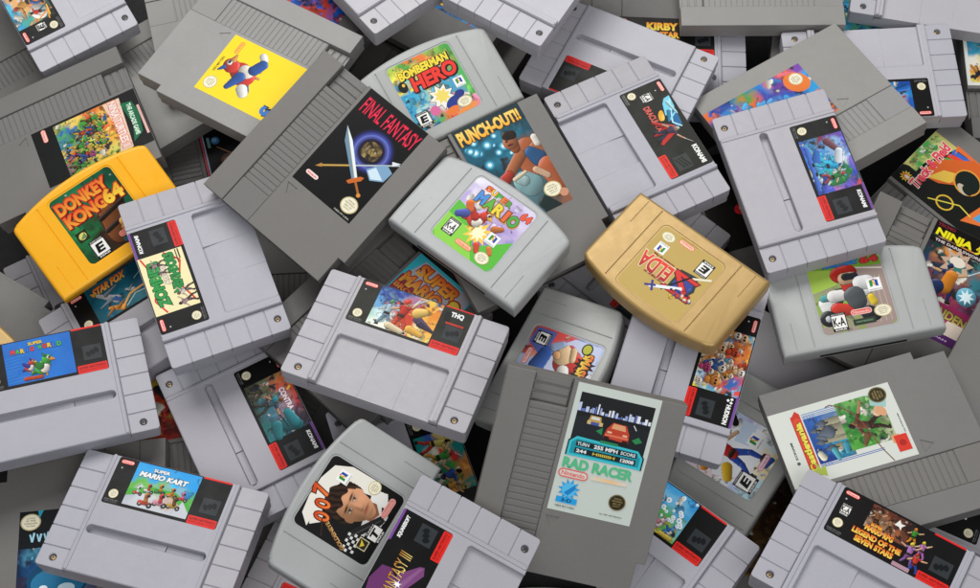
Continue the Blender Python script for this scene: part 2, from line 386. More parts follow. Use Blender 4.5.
            c = np.array(lin(col)); I[o] = c*0.10; A |= o
            sh = np.clip(0.72+0.55*(-0.5*ex+0.75*ey)/np.maximum(r, .2), 0.32, 1.5)[..., None]
            hi = np.clip((-0.5*ex+0.75*ey)/np.maximum(r, .2)-0.55, 0, 1)[..., None]*0.5
            I[f] = (np.minimum(c*sh, 0.92)*(1-hi)+hi*0.85)[f]
        I *= 1+(rs.rand(*X.shape)[..., None]-.5)*0.10
        s.grid(X, Y, I, A)
    def mesh(s):
        me = bpy.data.meshes.new("label"); me.from_pydata([(x*MM, y*MM, z*MM) for x, y, z in s.v], [], s.f)
        at = me.color_attributes.new("print", 'FLOAT_COLOR', 'POINT')
        c = np.ones((len(s.c), 4), dtype=np.float32); c[:, :3] = np.array(s.c); at.data.foreach_set("color", c.ravel())
        me.materials.append(M["print"]); return me
    # ---- marks the labels share
    def oval_mark(s, cx, cy, w=9.6, c="e83028", bg="f6d8d0", rot=0.0, fill=False):
        h = w*0.30; s.rect(cx-w/2, cy-h/2, cx+w/2, cy+h/2, c, h/2, rot); k = w*0.045
        if not fill: s.rect(cx-w/2+k, cy-h/2+k, cx+w/2-k, cy+h/2-k, bg, h/2-k, rot)
        s.text("Nintendo", cx, cy, w*0.78, h*0.52, bg if fill else c, 0.03, rot=rot)
    def seal(s, cx, cy, r=3.4, rx=None, gold=False, rot=0.0):
        rx = rx or r; a, b, c = ("7a6a3c", "2c2818", "a08c50") if gold else ("c8ba88", "f0ead0", "8a7c4c")
        n = 28
        s.poly([(cx+(rx if i % 2 else rx*0.95)*math.cos(2*math.pi*i/(2*n)), cy+(r if i % 2 else r*0.95)*math.sin(2*math.pi*i/(2*n))) for i in range(2*n)], a)
        s.ell(cx, cy, rx*0.86, r*0.86, b)
        for t, dy, w in (("OFFICIAL", 0.45, 0.9), ("NINTENDO", 0.15, 1.25), ("SEAL OF", -0.17, 0.95), ("QUALITY", -0.47, 0.85)):
            s.text(t, cx, cy+dy*r, rx*w, r*0.2, c, 0.02)
    def rating(s, cx, cy, t="E", w=8.4, h=10.6, rot=0.0):
        s.rect(cx-w/2, cy-h/2, cx+w/2, cy+h/2, "181818", 0.3); s.rect(cx-w/2+.7, cy-h/2+2.3, cx+w/2-.7, cy+h/2-2.0, "f4f2ec")
        s.text("EVERYONE" if t == "E" else ("TEEN" if t == "T" else "KIDS TO ADULTS"), cx, cy+h/2-1.0, w*0.8, 0.95, "e8e6e0", 0.01)
        s.text("ESRB", cx, cy-h/2+1.15, w*0.72, 1.2, "f4f2ec", 0.02)
        s.text(t, cx, cy+0.15, w*(0.62 if len(t) == 1 else 0.78), h*0.48, "101010", 0.05 if len(t) == 1 else 0.03, shear=0.0 if len(t) > 1 else 0.12)
    def cube(s, cx, cy, w=7.6):
        s.rect(cx-w/2, cy-w/2, cx+w/2, cy+w/2, "f4f4f0", 0.3); k = w*0.30; y = cy+w*0.08
        s.poly([(cx-k, y+k*.8), (cx-k*.3, y+k), (cx-k*.3, y-k*.7), (cx-k, y-k*.9)], "2a8a3c")
        s.poly([(cx+k*.3, y+k), (cx+k, y+k*.8), (cx+k, y-k*.9), (cx+k*.3, y-k*.7)], "2348a8")
        s.poly([(cx-k*.3, y+k), (cx+k*.3, y-k*.1), (cx+k*.3, y-k*.9), (cx-k*.3, y+k*.1)], "e0b020")
        s.poly([(cx-k*.25, y+k*1.1), (cx+k*.3, y+k*1.15), (cx+k*.1, y+k*.5)], "c8302c")
        s.text("NINTENDO 64", cx, cy-w*0.40, w*0.84, w*0.10, "303030", 0.01)

def man(x, y, h, skin="d8a078", top="c83a30", legs="2a3a6a", hair="2a1a12", lean=0.0, la=(-.32, .55), ra=(.34, .95), step=.16, blade=None, f=1.0):
    """a generic little figure for a printed picture"""
    hx, hy = x+lean*.2*h, y+.47*h; nx, ny = x+lean*.55*h, y+.79*h; L = []
    for sx in (-1, 1):
        kx, ky = hx+f*(sx*step*.8+.05)*h, y+.24*h; fx = hx+f*sx*step*1.25*h
        L += [(hx+sx*.04*h, hy, kx, ky, .065*h, .05*h, legs), (kx, ky, fx, y+.03*h, .048*h, .034*h, legs), (fx, y+.025*h, fx+f*.06*h, y+.02*h, .036*h, .03*h, "2a2018")]
    def arm(d, c):
        ex, ey = nx+f*d[0]*.55*h, ny+(d[1]-.79)*.35*h-.05*h; wx, wy = nx+f*d[0]*h, y+d[1]*h
        return [(nx+(.09 if d[0] > 0 else -.09)*f*h, ny-.02*h, ex, ey, .05*h, .04*h, c), (ex, ey, wx, wy, .038*h, .03*h, skin)]
    L += arm(la, top)
    L += [(hx, hy, nx, ny-.05*h, .085*h, .115*h, top), (hx-.05*h, hy+.02*h, hx+.05*h, hy+.02*h, .035*h, .035*h, "3a2a18")]
    L += [(nx+lean*.1*h, ny+.03*h, nx+lean*.1*h, ny+.05*h, .035*h, .035*h, skin), (nx+lean*.12*h, ny+.12*h, nx+lean*.12*h+f*.01*h, ny+.10*h, .07*h, .062*h, skin), (nx+lean*.12*h-f*.02*h, ny+.16*h, nx+lean*.12*h-f*.05*h, ny+.12*h, .066*h, .05*h, hair)]
    L += arm(ra, top)
    if blade: wx, wy = nx+f*ra[0]*h, y+ra[1]*h; L += [(wx, wy, wx+blade[0]*h, wy+blade[1]*h, .022*h, .01*h, blade[2] if len(blade) > 2 else "d8e4ec")]
    return L
def kart(x, y, s, c, helm, turn=1):
    return [(x-2.6*s, y-.7*s, x-2.6*s, y-.7*s, 1.2*s, 1.2*s, "1c1c1e"), (x-2.8*s, y, x+2.9*s, y-.2*s, 1.1*s, .8*s, c), (x, y+1.2*s, x-.3*s, y+2.6*s, 1.0*s, .9*s, helm), (x-.2*s, y+4.2*s, x-.2*s, y+4.3*s, 1.4*s, 1.3*s, helm), (x+.5*s*turn, y+4.1*s, x+.9*s*turn, y+4.0*s, .6*s, .5*s, "20242c"),
            (x+2.5*s, y-.9*s, x+2.5*s, y-.9*s, 1.25*s, 1.25*s, "1c1c1e"), (x+2.5*s, y-.9*s, x+2.5*s, y-.9*s, .5*s, .5*s, "c8c8c8"), (x-2.6*s, y-.8*s, x-2.6*s, y-.8*s, .45*s, .45*s, "c8c8c8")]
def bird(x, y, s, a, b, c="f0c040"):
    """a plump cartoon bird"""
    return [(x-3*s, y-1.5*s, x-8*s, y-4*s, 2.2*s, 1.0*s, b), (x-1*s, y-5*s, x-1.6*s, y-7.4*s, .6*s, .5*s, c), (x+1.6*s, y-5*s, x+1.6*s, y-7.4*s, .6*s, .5*s, c), (x-1*s, y-1*s, x+1*s, y+1*s, 5*s, 4.2*s, a), (x+1*s, y-2*s, x+1.6*s, y-1*s, 3.2*s, 2.6*s, "f4ece0"), (x-2*s, y+.5*s, x-7*s, y+4.5*s, 2.4*s, 1.2*s, b), (x+3*s, y+5*s, x+3.4*s, y+5.4*s, 3.4*s, 3.2*s, a), (x+6*s, y+4.8*s, x+8.4*s, y+4*s, 1.3*s, .4*s, c), (x+4.4*s, y+6.2*s, x+4.4*s, y+6.2*s, 1.1*s, 1.1*s, "f8f8f4"), (x+4.8*s, y+6.2*s, x+4.8*s, y+6.2*s, .5*s, .6*s, "101010"), (x+2*s, y+8*s, x+.6*s, y+10*s, 1.0*s, .4*s, b)]
def snes_print(rows, seed=1, ax=(-27.5, 19.5), ay=(10.3, 42.9), pub=None, purple=False, dark="121212", esrb=None, draw=None, n=70, red="e02a24", frame=True, big=1.0):
    p = Print(20.08); p.rect(-42, 8, 42, 43.6, dark, 1.6)
    if rows: p.art(ax[0], ay[0], ax[1], ay[1], rows, seed, n, big=big)
    p.oval_mark(-35.2, 40.4, 9.6); p.ell(-37.8, 35.6, 0.6, 0.6, "b8b8b8")
    p.seal(-35.8, 15.8 if not esrb else 17.2, 3.5)
    if esrb: p.rating(-35, 28, esrb, 7.4, 9.0)
    p.text("SNSP-XA-USA", -35.6, 11.1, 10, 1.0, "909090", 0.0); p.text("MADE IN JAPAN", -35.6, 9.6, 9, 0.8, "909090", 0.0)
    p.rect(20.6, 8.0, 41.4, 14.3, red, 0.8); p.text("SUPER NINTENDO", 31, 12.2, 18.6, 1.9, "5c0f0f", 0.02)
    p.text("ENTERTAINMENT SYSTEM", 31, 10.0, 18.0, 1.1, "5c0f0f", 0.0)
    if pub: p.rect(20.6, 42.7, 41.4, 43.6, red if not purple else "7a4a9a", 0.2) if not purple else p.rect(18.5, 41.9, 41.6, 43.5, "7a4a9a", 0.2)
    else: p.rect(20.6, 42.3, 41.4, 43.6, red, 0.2)
    # grey system mark: a square with slanting bars
    q = "2c2f2f"; x, y, k = 32.5, 23.2, 5.6
    p.rect(x-k*1.15, y-k, x+k*1.15, y+k, "33373a")
    for i in (-1, 0, 1):
        p.poly([(x-k*0.9, y+i*3.2-1.9), (x+k*0.4, y+i*3.2+0.9), (x+k*0.9, y+i*3.2+1.9), (x-k*0.4, y+i*3.2-0.9)], "14171a")
        p.ell(x+i*2.9, y+i*1.2, 1.7, 2.3, "15181b", 25)
    if pub: p.text(pub, 31, 38.3 if purple else 37.6, 15.5 if len(pub) > 4 else 9.5, 3.0 if len(pub) > 4 else 4.8, "f0f0f0", 0.05, shear=0.15 if purple else 0.0)
    if draw: draw(p)
    return p.mesh()
def nes_print(rows, seed=1, bg="141414", box=(-13, -21, 43, 66.4), n=140, draw=None, big=1.4):
    p = Print(17.08); p.rect(-13, -21, 43, 66.4, bg)
    if rows: p.art(box[0], box[1], box[2], box[3], rows, seed, n, big=big, cell=0.6)
    if draw: draw(p)
    return p.mesh()
def n64_print(rows, seed=1, n=90, draw=None, bg=None, big=1.1):
    p = Print(17.63)
    if bg: p.rect(-26.5, -27, 26.5, 29.5, bg, 4)
    if rows: p.art(-26.5, -27, 26.5, 29.5, rows, seed, n, r=4, big=big)
    if draw: draw(p)
    return p.mesh()

# ------------------------------------------------------------------ what is printed on each label
def d_thq(p):
    p.rect(22.5, 31.6, 27.2, 39, "121212")
    p.rect(25, 29.6, 38, 31.0, "d83a2c"); p.text("SOFTWARE", 31.5, 30.3, 11, 0.8, "401010")
    p.line([(-6, 26), (2, 40)], 0.7, "d8f0ff"); p.shapes(man(-17, 12, 22, "c8d8e0", "a8c8d8", "7a9ab0", "58a058", lean=.1, ra=(.4, .7), blade=(.25, .4)), seed=2); p.shapes(man(-7, 11, 27, "e0b088", "c83424", "d84a30", "e84a2c", lean=.12, la=(-.35, .6), ra=(.3, 1.02), blade=(.22, .18)), seed=3)
    p.shapes([(6, 25, 20, 19, 3.2, .8, "5a4a68"), (8, 22, 21, 18.6, 2.0, .6, "3a3048"), (4, 30, 8, 32, 4, 3.2, "f0c868"), (-12, 14, -2, 12, 2.6, 2, "e8d8b0"), (3, 16, 12, 14, 3, 2, "f0b850")], seed=4)
def d_mkart(p):
    p.poly([(-27.5, 22), (-10, 27), (6, 27), (19.5, 20), (19.5, 14), (4, 23), (-10, 23), (-27.5, 17)], "4cae3e")
    p.poly([(8, 10.3), (19.5, 10.3), (19.5, 14.5), (13, 22)], "c8ccd2")
    L = []
    for x, y, s_, c, hm in ((-20, 21.5, .7, "d83828", "f0f0ea"), (-13, 24.5, .75, "e8e8e0", "d83a2c"), (-5, 26, .8, "3a8a3a", "e8902c"), (4, 25.4, .8, "e8902c", "d87a2c"), (12, 24.6, .75, "d83828", "e87098"), (8, 18, 1.0, "c8a030", "7a4a20"), (-2, 17.6, 1.05, "e090a8", "d83a40"), (-12, 15.4, 1.1, "d84a30", "c87a3a")): L += kart(x, y-1, s_*1.25, c, hm)
    p.shapes(L, cell=.32)
    p.text("SUPER", -9, 39.2, 12, 2.4, "f4f4f4", 0.04, out="202020"); p.text("MARIO KART", -6, 34.8, 36, 4.0, "f6f6f2", 0.05, shear=0.2, out="303030")
def d_smw(p):
    rs = random.Random(2)
    for k in range(9): p.line([(-27, 12+k*2.3), (-27+rs.uniform(6, 18), 13+k*2.3)], 0.4, "3f8fe0")
    p.text("SUPER", -5, 39.4, 10, 2.4, "e8c838", 0.04, out="203060")
    for i, (ch, c) in enumerate(zip("MARIOWORLD", ["e83a2c", "46b848", "e8c030", "3a78d8", "e83a2c", "46b848", "e83a2c", "e8c030", "3a78d8", "46b848"])):
        x = -21+i*3.35+(2 if i > 4 else 0); p.text(ch, x, 35.2+rs.uniform(-.3, .3), 1.1 if ch == "I" else 3.0, 3.6, c, 0.06, out="10203a")
    p.shapes(bird(-2, 20, 1.0, "48b040", "2f8a34", "f0a030")+[(-15, 13, -4, 12.4, 1.4, 1.2, "c84a28")]+bird(-11, 22, .62, "d8402c", "3a3aa0"), seed=2)
def d_zombies(p):
    p.rect(-27.5, 10.3, 19.5, 42.9, "f2e8b4")
    for pts in ([(-27, 34), (-16, 40), (0, 34), (19, 41)], [(-24, 12), (-8, 20), (10, 14), (19, 24)]): p.line(pts, 1.3, "d83a2c")
    p.text("ZOMBIES", -4, 35.0, 36, 8.4, "2f9a4a", 0.05, out="14502a", ow=0.08, arc=1.5)
    p.text("ATE MY", 2, 27.6, 17, 3.6, "e8ddd0", 0.05, out="6a4a4a")
    p.text("NEIGHBORS", 2, 20.6, 32, 7.2, "2a8f46", 0.05, out="14502a", ow=0.08, arc=-1.0)
    p.shapes(man(-21, 10.6, 14, "d8b8a8", "b09098", "5a3a44", "2a1a20", lean=-.2)+man(-13, 10.6, 13, "e0c0b0", "e8dcd4", "6a4a54", "8a5a30", lean=-.25)+man(11, 24.5, 12, "a8b0a0", "b09090", "6a5a58", "503840", la=(-.4, .8), ra=(.4, .8))+man(4, 23.5, 9, "b0b8a8", "8a7a78", "5a4a48", "403030", la=(-.4, .8), ra=(.4, .8)), cell=.3)
    p.rect(11, 13, 19, 14, "3a3a20"); p.rect(8, 15, 19, 15.8, "3a3a20")
def d_dracx(p):
    p.rect(-42, 8, 42, 43.6, "23241f", 1.6); p.oval_mark(-35.2, 40.4, 9.6, "e86a60"); p.seal(-36.8, 16.2, 3.4); p.ell(-33.5, 35, .6, .6, "b8b8b8")
    p.rating(-30.5, 26, "K-A", 8.4, 10); p.text("SNS-ADZE-USA", -35.6, 11.1, 10, 1.0, "a0a0a0"); p.text("MADE IN JAPAN", -35.6, 9.6, 9, .8, "a0a0a0")
    p.rect(20.6, 8, 41.4, 14.3, "e83428", .8); p.text("SUPER NINTENDO", 31, 12.2, 18.6, 1.9, "6a1010", .02); p.text("ENTERTAINMENT SYSTEM", 31, 10.0, 18, 1.1, "6a1010")
    p.rect(26, 17, 39, 29, "3a3d3a")
    for i in (-1, 0, 1): p.line([(28, 21+i*2.6), (37, 25+i*2.6)], 1.4, "22241f")
    p.text("KONAMI", 31, 37.6, 17, 4.2, "f4f4f0", 0.06)
    p.poly([(-25, 42), (-14, 41), (-8, 36), (-10, 31), (-20, 34), (-24, 37)], "7ad0e8"); p.poly([(-14, 41), (2, 39), (4, 34), (-8, 32)], "2a6a9a")
    p.line([(-22, 41), (-2, 33), (4, 38)], 1.1, "b8ecf4"); p.line([(-10, 40), (-4, 31)], 1.2, "8ad8ee")
    p.ell(-11, 28, 5, 2.2, "e8a838", -25); p.ell(-9, 28.6, 3, 1.2, "f0c860", -25)
    p.text("DRACULA X", -11, 21.5, 24, 5.2, "d8685a", 0.03, rot=2, out="5a1410")
    p.shapes([(3, 30, -8, 19, 3.4, 1.0, "c02a24"), (4, 29, 12, 17, 3.6, 1.2, "d8382c"), (2, 26, 3, 15, 3.2, .8, "b02420")]+man(3, 15, 20, "d8a888", "4a3a58", "2a3a58", "c8c0b0", lean=.12, la=(-.4, .5), ra=(.5, .95), blade=(.3, .25, "e8d8c8"))+[(-12, 35, -4, 31, 1.6, .8, "3a8ab8"), (-20, 38, -8, 40, 1.5, .6, "b8ecf4")], seed=5)
def d_konami(p):
    p.line([(-14, 41), (-20, 40), (-23, 36.5), (-20, 33.5)], 1.7, "e86a28"); p.line([(-14, 41), (-12, 38)], 1.5, "f0d040"); p.line([(-20, 33.5), (-15, 32)], 1.5, "e03828")
    p.text("CONTRA", -6, 34.6, 19, 4.4, "f0e0e4", 0.04, out="7a2a3a", rot=2); p.text("III", 8, 33, 6, 5, "b0d8e0", 0.06, out="205060")
    p.shapes([(12, 26, 16, 34, 5, 4, "1f6a74"), (10, 20, 18, 18, 4, 3, "2a7a80"), (4, 31, 13, 33, 3, 4, "2a8a94")]+man(-19, 11, 19, "b88860", "6a6a48", "4a4a34", "2a1a12", ra=(.5, .66), blade=(.5, .08, "3a3a3a"))+man(-8, 10.6, 21, "c89870", "3a5a68", "3a3a30", "7a4a20", lean=.1, ra=(.5, .7), blade=(.5, .1, "2a2a2a"))+[(-9, 27, -9, 27, 2.4, 2.2, "2a8a98")], seed=6)
def d_dark(p): pass
def d_s14(p):
    p.rating(-32.5, 25.5, "E", 7.4, 9); p.ball(-19, 21, 7.6, 6.6, "e8e4dc", 20); p.shapes(man(-20, 13, 15, "e0a880", "d83a34", "3a8a8a", "2a1a10", lean=.2, ra=(.5, .9))+man(-6, 14, 24, "d89060", "d8a050", "3a6aa8", "b84a20", lean=-.2, f=-1, ra=(.5, .8))+man(9, 18, 21, "e8b890", "48a0b0", "c85a34", "3a2010", ra=(.4, 1.0)), seed=3)
    p.line([(-29, 16), (-21, 14), (-27, 26)], 1.2, "e8902c"); p.line([(-26, 14), (-16, 13)], 1.0, "f0c040")
def d_rpg(p):
    p.rect(-27.5, 10.3, 19.5, 42.9, "141010"); p.art(-21, 24, 8, 42, ["3a1c12 6a3420 4a2418 2a1410", "5a2c1a 8a6a4a 9a5a3a 3a1c10", "a89080 d0a080 6a3a28 2a1810"], 5, 40)
    p.shapes(man(-15, 25, 14, "d8a078", "8a5a3a", "4a2a18", "c8b090")+man(-6, 26, 12, "d8a078", "a87a5a", "5a3420", "3a2010"), seed=3)
    p.shapes(man(9.5, 27, 13, "e8b888", "3f9a34", "e8912c", "e8912c", ra=(.4, .9))+man(17.5, 20, 14, "f0c8a0", "c87ac0", "b070b8", "ecd83c")+man(11.5, 12.5, 17, "e0b090", "b57ac0", "8a5aa0", "ecd83c", la=(-.4, .8))+man(17, 9.2, 15, "e8b888", "d83c32", "2c48a8", "d83c32", ra=(.45, .8)), cell=.3, seed=4)
    p.rect(4.5, 8.6, 16, 11.5, "b08a98", .5)
    for t, x, y, w, h in (("SUPER", -13, 27.6, 8, 2.4), ("MARIO RPG", -10, 24.2, 19, 4.4), ("LEGEND OF THE", -9.5, 18.6, 33, 4.2), ("SEVEN STARS", -9.5, 13.6, 26, 4.4)): p.text(t, x, y, w, h, ["f8e060", "e86a18"], 0.07, out="7a1c0c", ow=.07)
    p.poly([(-2, 40), (-.5, 37.6), (2.5, 38.2), (.6, 35.6), (1, 33), (-1, 35), (-4, 35)], "e8e8e0")
def d_joy(p):
    p.rect(-27.5, 10.3, 19.5, 42.9, "131313"); p.poly([(-27, 26), (-20, 40), (-8, 42.5), (3, 39), (4, 33), (-4, 24), (-20, 14)], "6a3468"); p.poly([(-8, 25), (2, 28), (13, 17.5), (14, 14.6), (9, 12.6), (-6, 20)], "7a4478")
    p.poly([(-6, 26), (12, 17), (13, 15), (-6, 22)], "8a5a88")
    p.text("FINAL FANTASY III", -6, 28.6, 46, 8.4, ["f0d880", "b87a28"], 0.0, shear=0.15, out="3a1c10", ow=0.03)
    p.star(-3.5, 25, .8, 3.2, 6, "f4f4f0"); p.ell(-3.5, 25, 1.2, 1.6, "ffffff")
def d_starfox(p):
    p.text("STAR FOX", -8, 37.6, 30, 6.6, ["f4c060", "e0641c"], 0.06, shear=0.45, out="5a2a10", rot=4)
    p.shapes([(-20, 33, -8, 22, 1.4, 3.2, "c8ccd0"), (-14, 30, -4, 33, 1.6, .5, "8a98a8"), (-12, 24, -22, 22, 1.6, .5, "8a98a8"), (-9, 23, -6, 20, 1.6, 1.2, "3a6ab0"), (-16, 18, -7, 13, 1.2, 2.6, "e8a040"), (-10, 15, -4, 18, 1.3, .4, "b8702c"), (-14, 16, -20, 13, 1.3, .4, "b8702c"), (-22, 35, -24, 37, 1.6, .6, "f0b040"), (1, 25, 6, 22, .8, 1.6, "c8ccd0"), (4, 24, 7, 26, .7, .3, "98a0a8")], seed=2)
    p.line([(-8, 12), (2, 20), (14, 21), (19.5, 18)], 1.6, "e8a850"); p.line([(-4, 12), (6, 18), (19.5, 16)], .8, "b8c8b8"); p.line([(10, 30), (19, 34)], .5, "a8d8e0")
def d_hudson(p):
    p.rect(21, 35.2, 41, 41.2, "121212"); p.text("HUDSON", 33, 38.2, 14.5, 3.4, "f4f4f0", 0.06)
    for dx, dy in ((-1.3, 1.2), (1.3, 1.2), (0, -1.2)): p.poly([(22.7+dx-1.2, 38+dy), (22.7+dx, 38+dy+1.2), (22.7+dx+1.2, 38+dy), (22.7+dx, 38+dy-1.2)], "f0f0f0")
    rs = random.Random(3); L = []
    for k in range(34):
        x, y = rs.uniform(-26, 18), rs.uniform(12, 41); r = rs.uniform(1.6, 3.6); c_ = rs.choice(["e8a040", "d8502c", "58a8c8", "e8c848", "c84a80", "3a68b0", "e8b888", "48a058", "d8883a", "f0e0c8"])
        L += [(x, y-r*1.2, x, y-r*.4, r*.8, r*.7, c_), (x, y+r*.4, x, y+r*.4, r, r, rs.choice([c_, "e8b888", "f0e0d0"])), (x-r*.35, y+r*.5, x-r*.35, y+r*.5, r*.2, r*.24, "181818"), (x+r*.35, y+r*.5, x+r*.35, y+r*.5, r*.2, r*.24, "181818"), (x-r*.8, y-r*.4, x-r*1.4, y+r*.2, r*.3, r*.3, c_)]
    p.shapes(L, cell=.32, clip=(-27.4, 10.4, 19.4, 42.8))
def d_yoshi(p):
    rs = random.Random(9)
    for k in range(24):
        x, y = rs.uniform(-2, 18), rs.uniform(22, 42); r = rs.uniform(.9, 2.0); p.ell(x, y, r, r, "f6f8f8"); p.ell(x-.2, y-.1, r*.45, r*.45, "8ac8ea")
    [p.ball(-21+k*3.4, 35-k*.6, 1.9, 2.6, "f0f8fa") or p.ell(-20.6+k*3.4, 35-k*.6, .8, 1.3, "3a9ad8") for k in range(6)]
    p.shapes(bird(4, 17, .6, "f0d8e0", "e890a0")+bird(-8, 16, .5, "e87a40", "c84a28")+bird(13, 16.4, .5, "58a8e0", "3a70c8")+[(-22, 12, -14, 13, 2, 3, "58b040"), (-26, 18, -20, 20, 3, 3.4, "48a038"), (8, 11.6, 16, 12, 1.4, 1.6, "e8c850")], seed=2)
def d_s57(p):
    p.rect(-27, 20, -12, 43, "e8e8e6"); p.rect(-12, 8.2, 42, 43.4, "1c1c1c")
def d_kirby(p):
    p.rect(-27.5, 8.2, 19.5, 43.4, "151310")
    p.text("SUPER STAR", -6, 27, 38, 6, ["f0d040", "e8802c"], 0.06, out="5a2a10"); p.text("KIRBY", -1, 35, 26, 7.4, ["f4e050", "e89a28"], 0.07, out="6a3010")
def d_nes_ff(p):
    p.rect(-13, -21, 43, 66.4, "0d0c0d")
    for r, c in ((15.6, "14122a"), (14.6, "22245a"), (13.2, "3c4290"), (11.8, "5e6cb8"), (10.4, "484c92"), (9.2, "2a2a54"), (8.4, "17172e")): p.ell(19.6, 29.6, r*1.14, r*1.12, c, 0, 36)
    p.art(12, 23, 27, 37, ["2a2014 7a6234 4a3a20", "6a5430 a08a50 8a6c3a", "3a2c18 5a4628 2a2014"], 3, 34, r=5.5, cell=.5)
    p.line([(-3.5, -2), (16, 13.6)], 2.0, "7a5a28"); p.line([(-2, -.6), (14, 12)], .7, "d8b860"); p.poly([(-5.6, -4), (-1, -1.6), (-3, .8)], "b8843c"); p.line([(16, 13.6), (43, 35)], 1.1, "b8c0c4"); p.poly([(39, 31), (42.8, 36.5), (36.6, 33.8)], "e0e4e8")
    p.poly([(30, 24.6), (25.6, 17.4), (33, 12.6), (41.6, 18), (42.4, 27), (36, 29.4)], "7ea4c4"); p.poly([(30.4, 23), (27, 17.4), (33, 13.8), (40.4, 18.4)], "cfe4f0")
    p.poly([(23.0, 4.6), (25.6, 7.8), (3.2, 27.6), (-7.6, 34), (-1.4, 24.0)], "6f8ea4"); p.poly([(24.4, 6.3), (25.6, 7.8), (3.2, 27.6), (-7.6, 34)], "e6f0f2"); p.line([(24.2, 6.2), (-4, 30.6)], .35, "c8a860")
    p.poly([(19.8, 1.8), (22.6, 1.2), (28.6, 8.4), (28.8, 11.6), (26, 10.6), (21.6, 5.2)], "c8682a"); p.line([(26, 5.2), (33.4, -.2)], 1.7, "a8662c"); p.ell(34.2, -1, 1.6, 1.6, "d89040")
    p.text("FINAL FANTASY", 16.4, 54.4, 51, 12.6, "ee2a4e", 0.0, out="7a1024", ow=.03)
    p.oval_mark(-2.6, -10.4, 11, "f6dcd8", "d8483c", rot=0, fill=True); p.seal(34, -10.6, 6.4, 7.0)
    p.text("NES-FF-USA", 34, -19, 14, 1.3, "b8b8b0")
def d_nes_mario3(p):
    p.rect(-13, -21, 43, 66.4, "f8d820")
    p.text("SUPER", 4, 60, 26, 5, "2a5ab8", .05, out="101840"); p.text("MARIO BROS.", 15, 52, 50, 7, "d83028", .05, out="101840")
    p.text("3", 35, 41, 8, 13, "3a7ac8", .06, out="101840")
    p.oval_mark(-4, -11.0, 12, "e8685a", "f8d820"); p.seal(33, -13, 5.6, 6.0); p.text("NES-UM-USA", 16, -17, 15, 2.2, "7a6a10")
    # a plump red and blue cartoon bird tumbling head over heels
    B = bird(0, 0, 1.9, "d8382c", "2a5aa8", "e8a060"); a = math.radians(200); C_, S_ = math.cos(a), math.sin(a); ox, oy = 15, 4
    p.shapes([(ox+q[0]*C_-q[1]*S_, oy+q[0]*S_+q[1]*C_, ox+q[2]*C_-q[3]*S_, oy+q[2]*S_+q[3]*C_)+tuple(q[4:]) for q in B]+[(27, 12, 30, 15, 4.4, 4, "f4f2ea"), (-6, 10, -3, 13, 3, 3, "f4f2ea"), (1, 14, 8, 11, 4.2, 4.6, "2a5aa8")], seed=2)
def d_nes_punch(p):
    rs = random.Random(3)
    for k in range(15):
        x, y = rs.uniform(-9, 24), rs.uniform(30, 52); r = rs.uniform(1.2, 3.0)
        for q, c in ((1.5, "2a7a98"), (1.0, "68b8d0"), (.55, "dcf4fa")): p.ell(x, y, r*q, r*q, c, 0, 14)
    p.shapes([(30, 12, 32, 28, 10, 11, "a85c38"), (24, 27, 10, 17, 4.6, 4.0, "b06840"), (10, 17, 6, 15, 3.4, 4.4, "c04030"), (38, 28, 43, 12, 4.8, 4.0, "b06840"), (24, 34, 25, 38, 3.6, 3.4, "a05830"), (23, 40, 24, 42, 5.6, 5.4, "b06a44"), (23, 46, 27, 45, 3.6, 3.4, "2a1a12"), (20.6, 41.6, 21, 41.6, .6, .6, "181010"), (21, 38.2, 23.4, 38, .7, .6, "6a2a20"), (33, 26, 36, 20, 4.6, 6.4, "2c5a88")], seed=3, clip=(-12.9, -20.9, 42.9, 53))
    p.shapes([(38, -6, 40, 10, 8.4, 8.4, "b8603a"), (16, -18, 22, 0, 10, 10.6, "5a8088"), (21, 3, 18, 7, 9, 8.6, "88b0b4"), (18, 8, 15, 10, 4, 3, "a8c8c8"), (24, -14, 28, -22, 5, 6, "1f3230"), (41, 31, 41, 36, 2.8, 2.6, "e8e0d4"), (30, 12, 36, 4, 2.6, 2.2, "d8b090"), (12, 12, 22, 14, 1.6, 1.2, "e8d8b8")], seed=4, clip=(-12.9, -20.9, 42.9, 53))
    p.rect(-13, 53.4, 43, 66.4, "16323a"); p.text("PUNCH-OUT!!", 14.6, 58.2, 51, 11.0, ["f0a828", "f4d870"], 0.05, out="5a3410", persp=-0.1)
    p.seal(33.5, -7, 6.2, 7.0); p.ell(40, -13, 3.4, 3.4, "c89070")
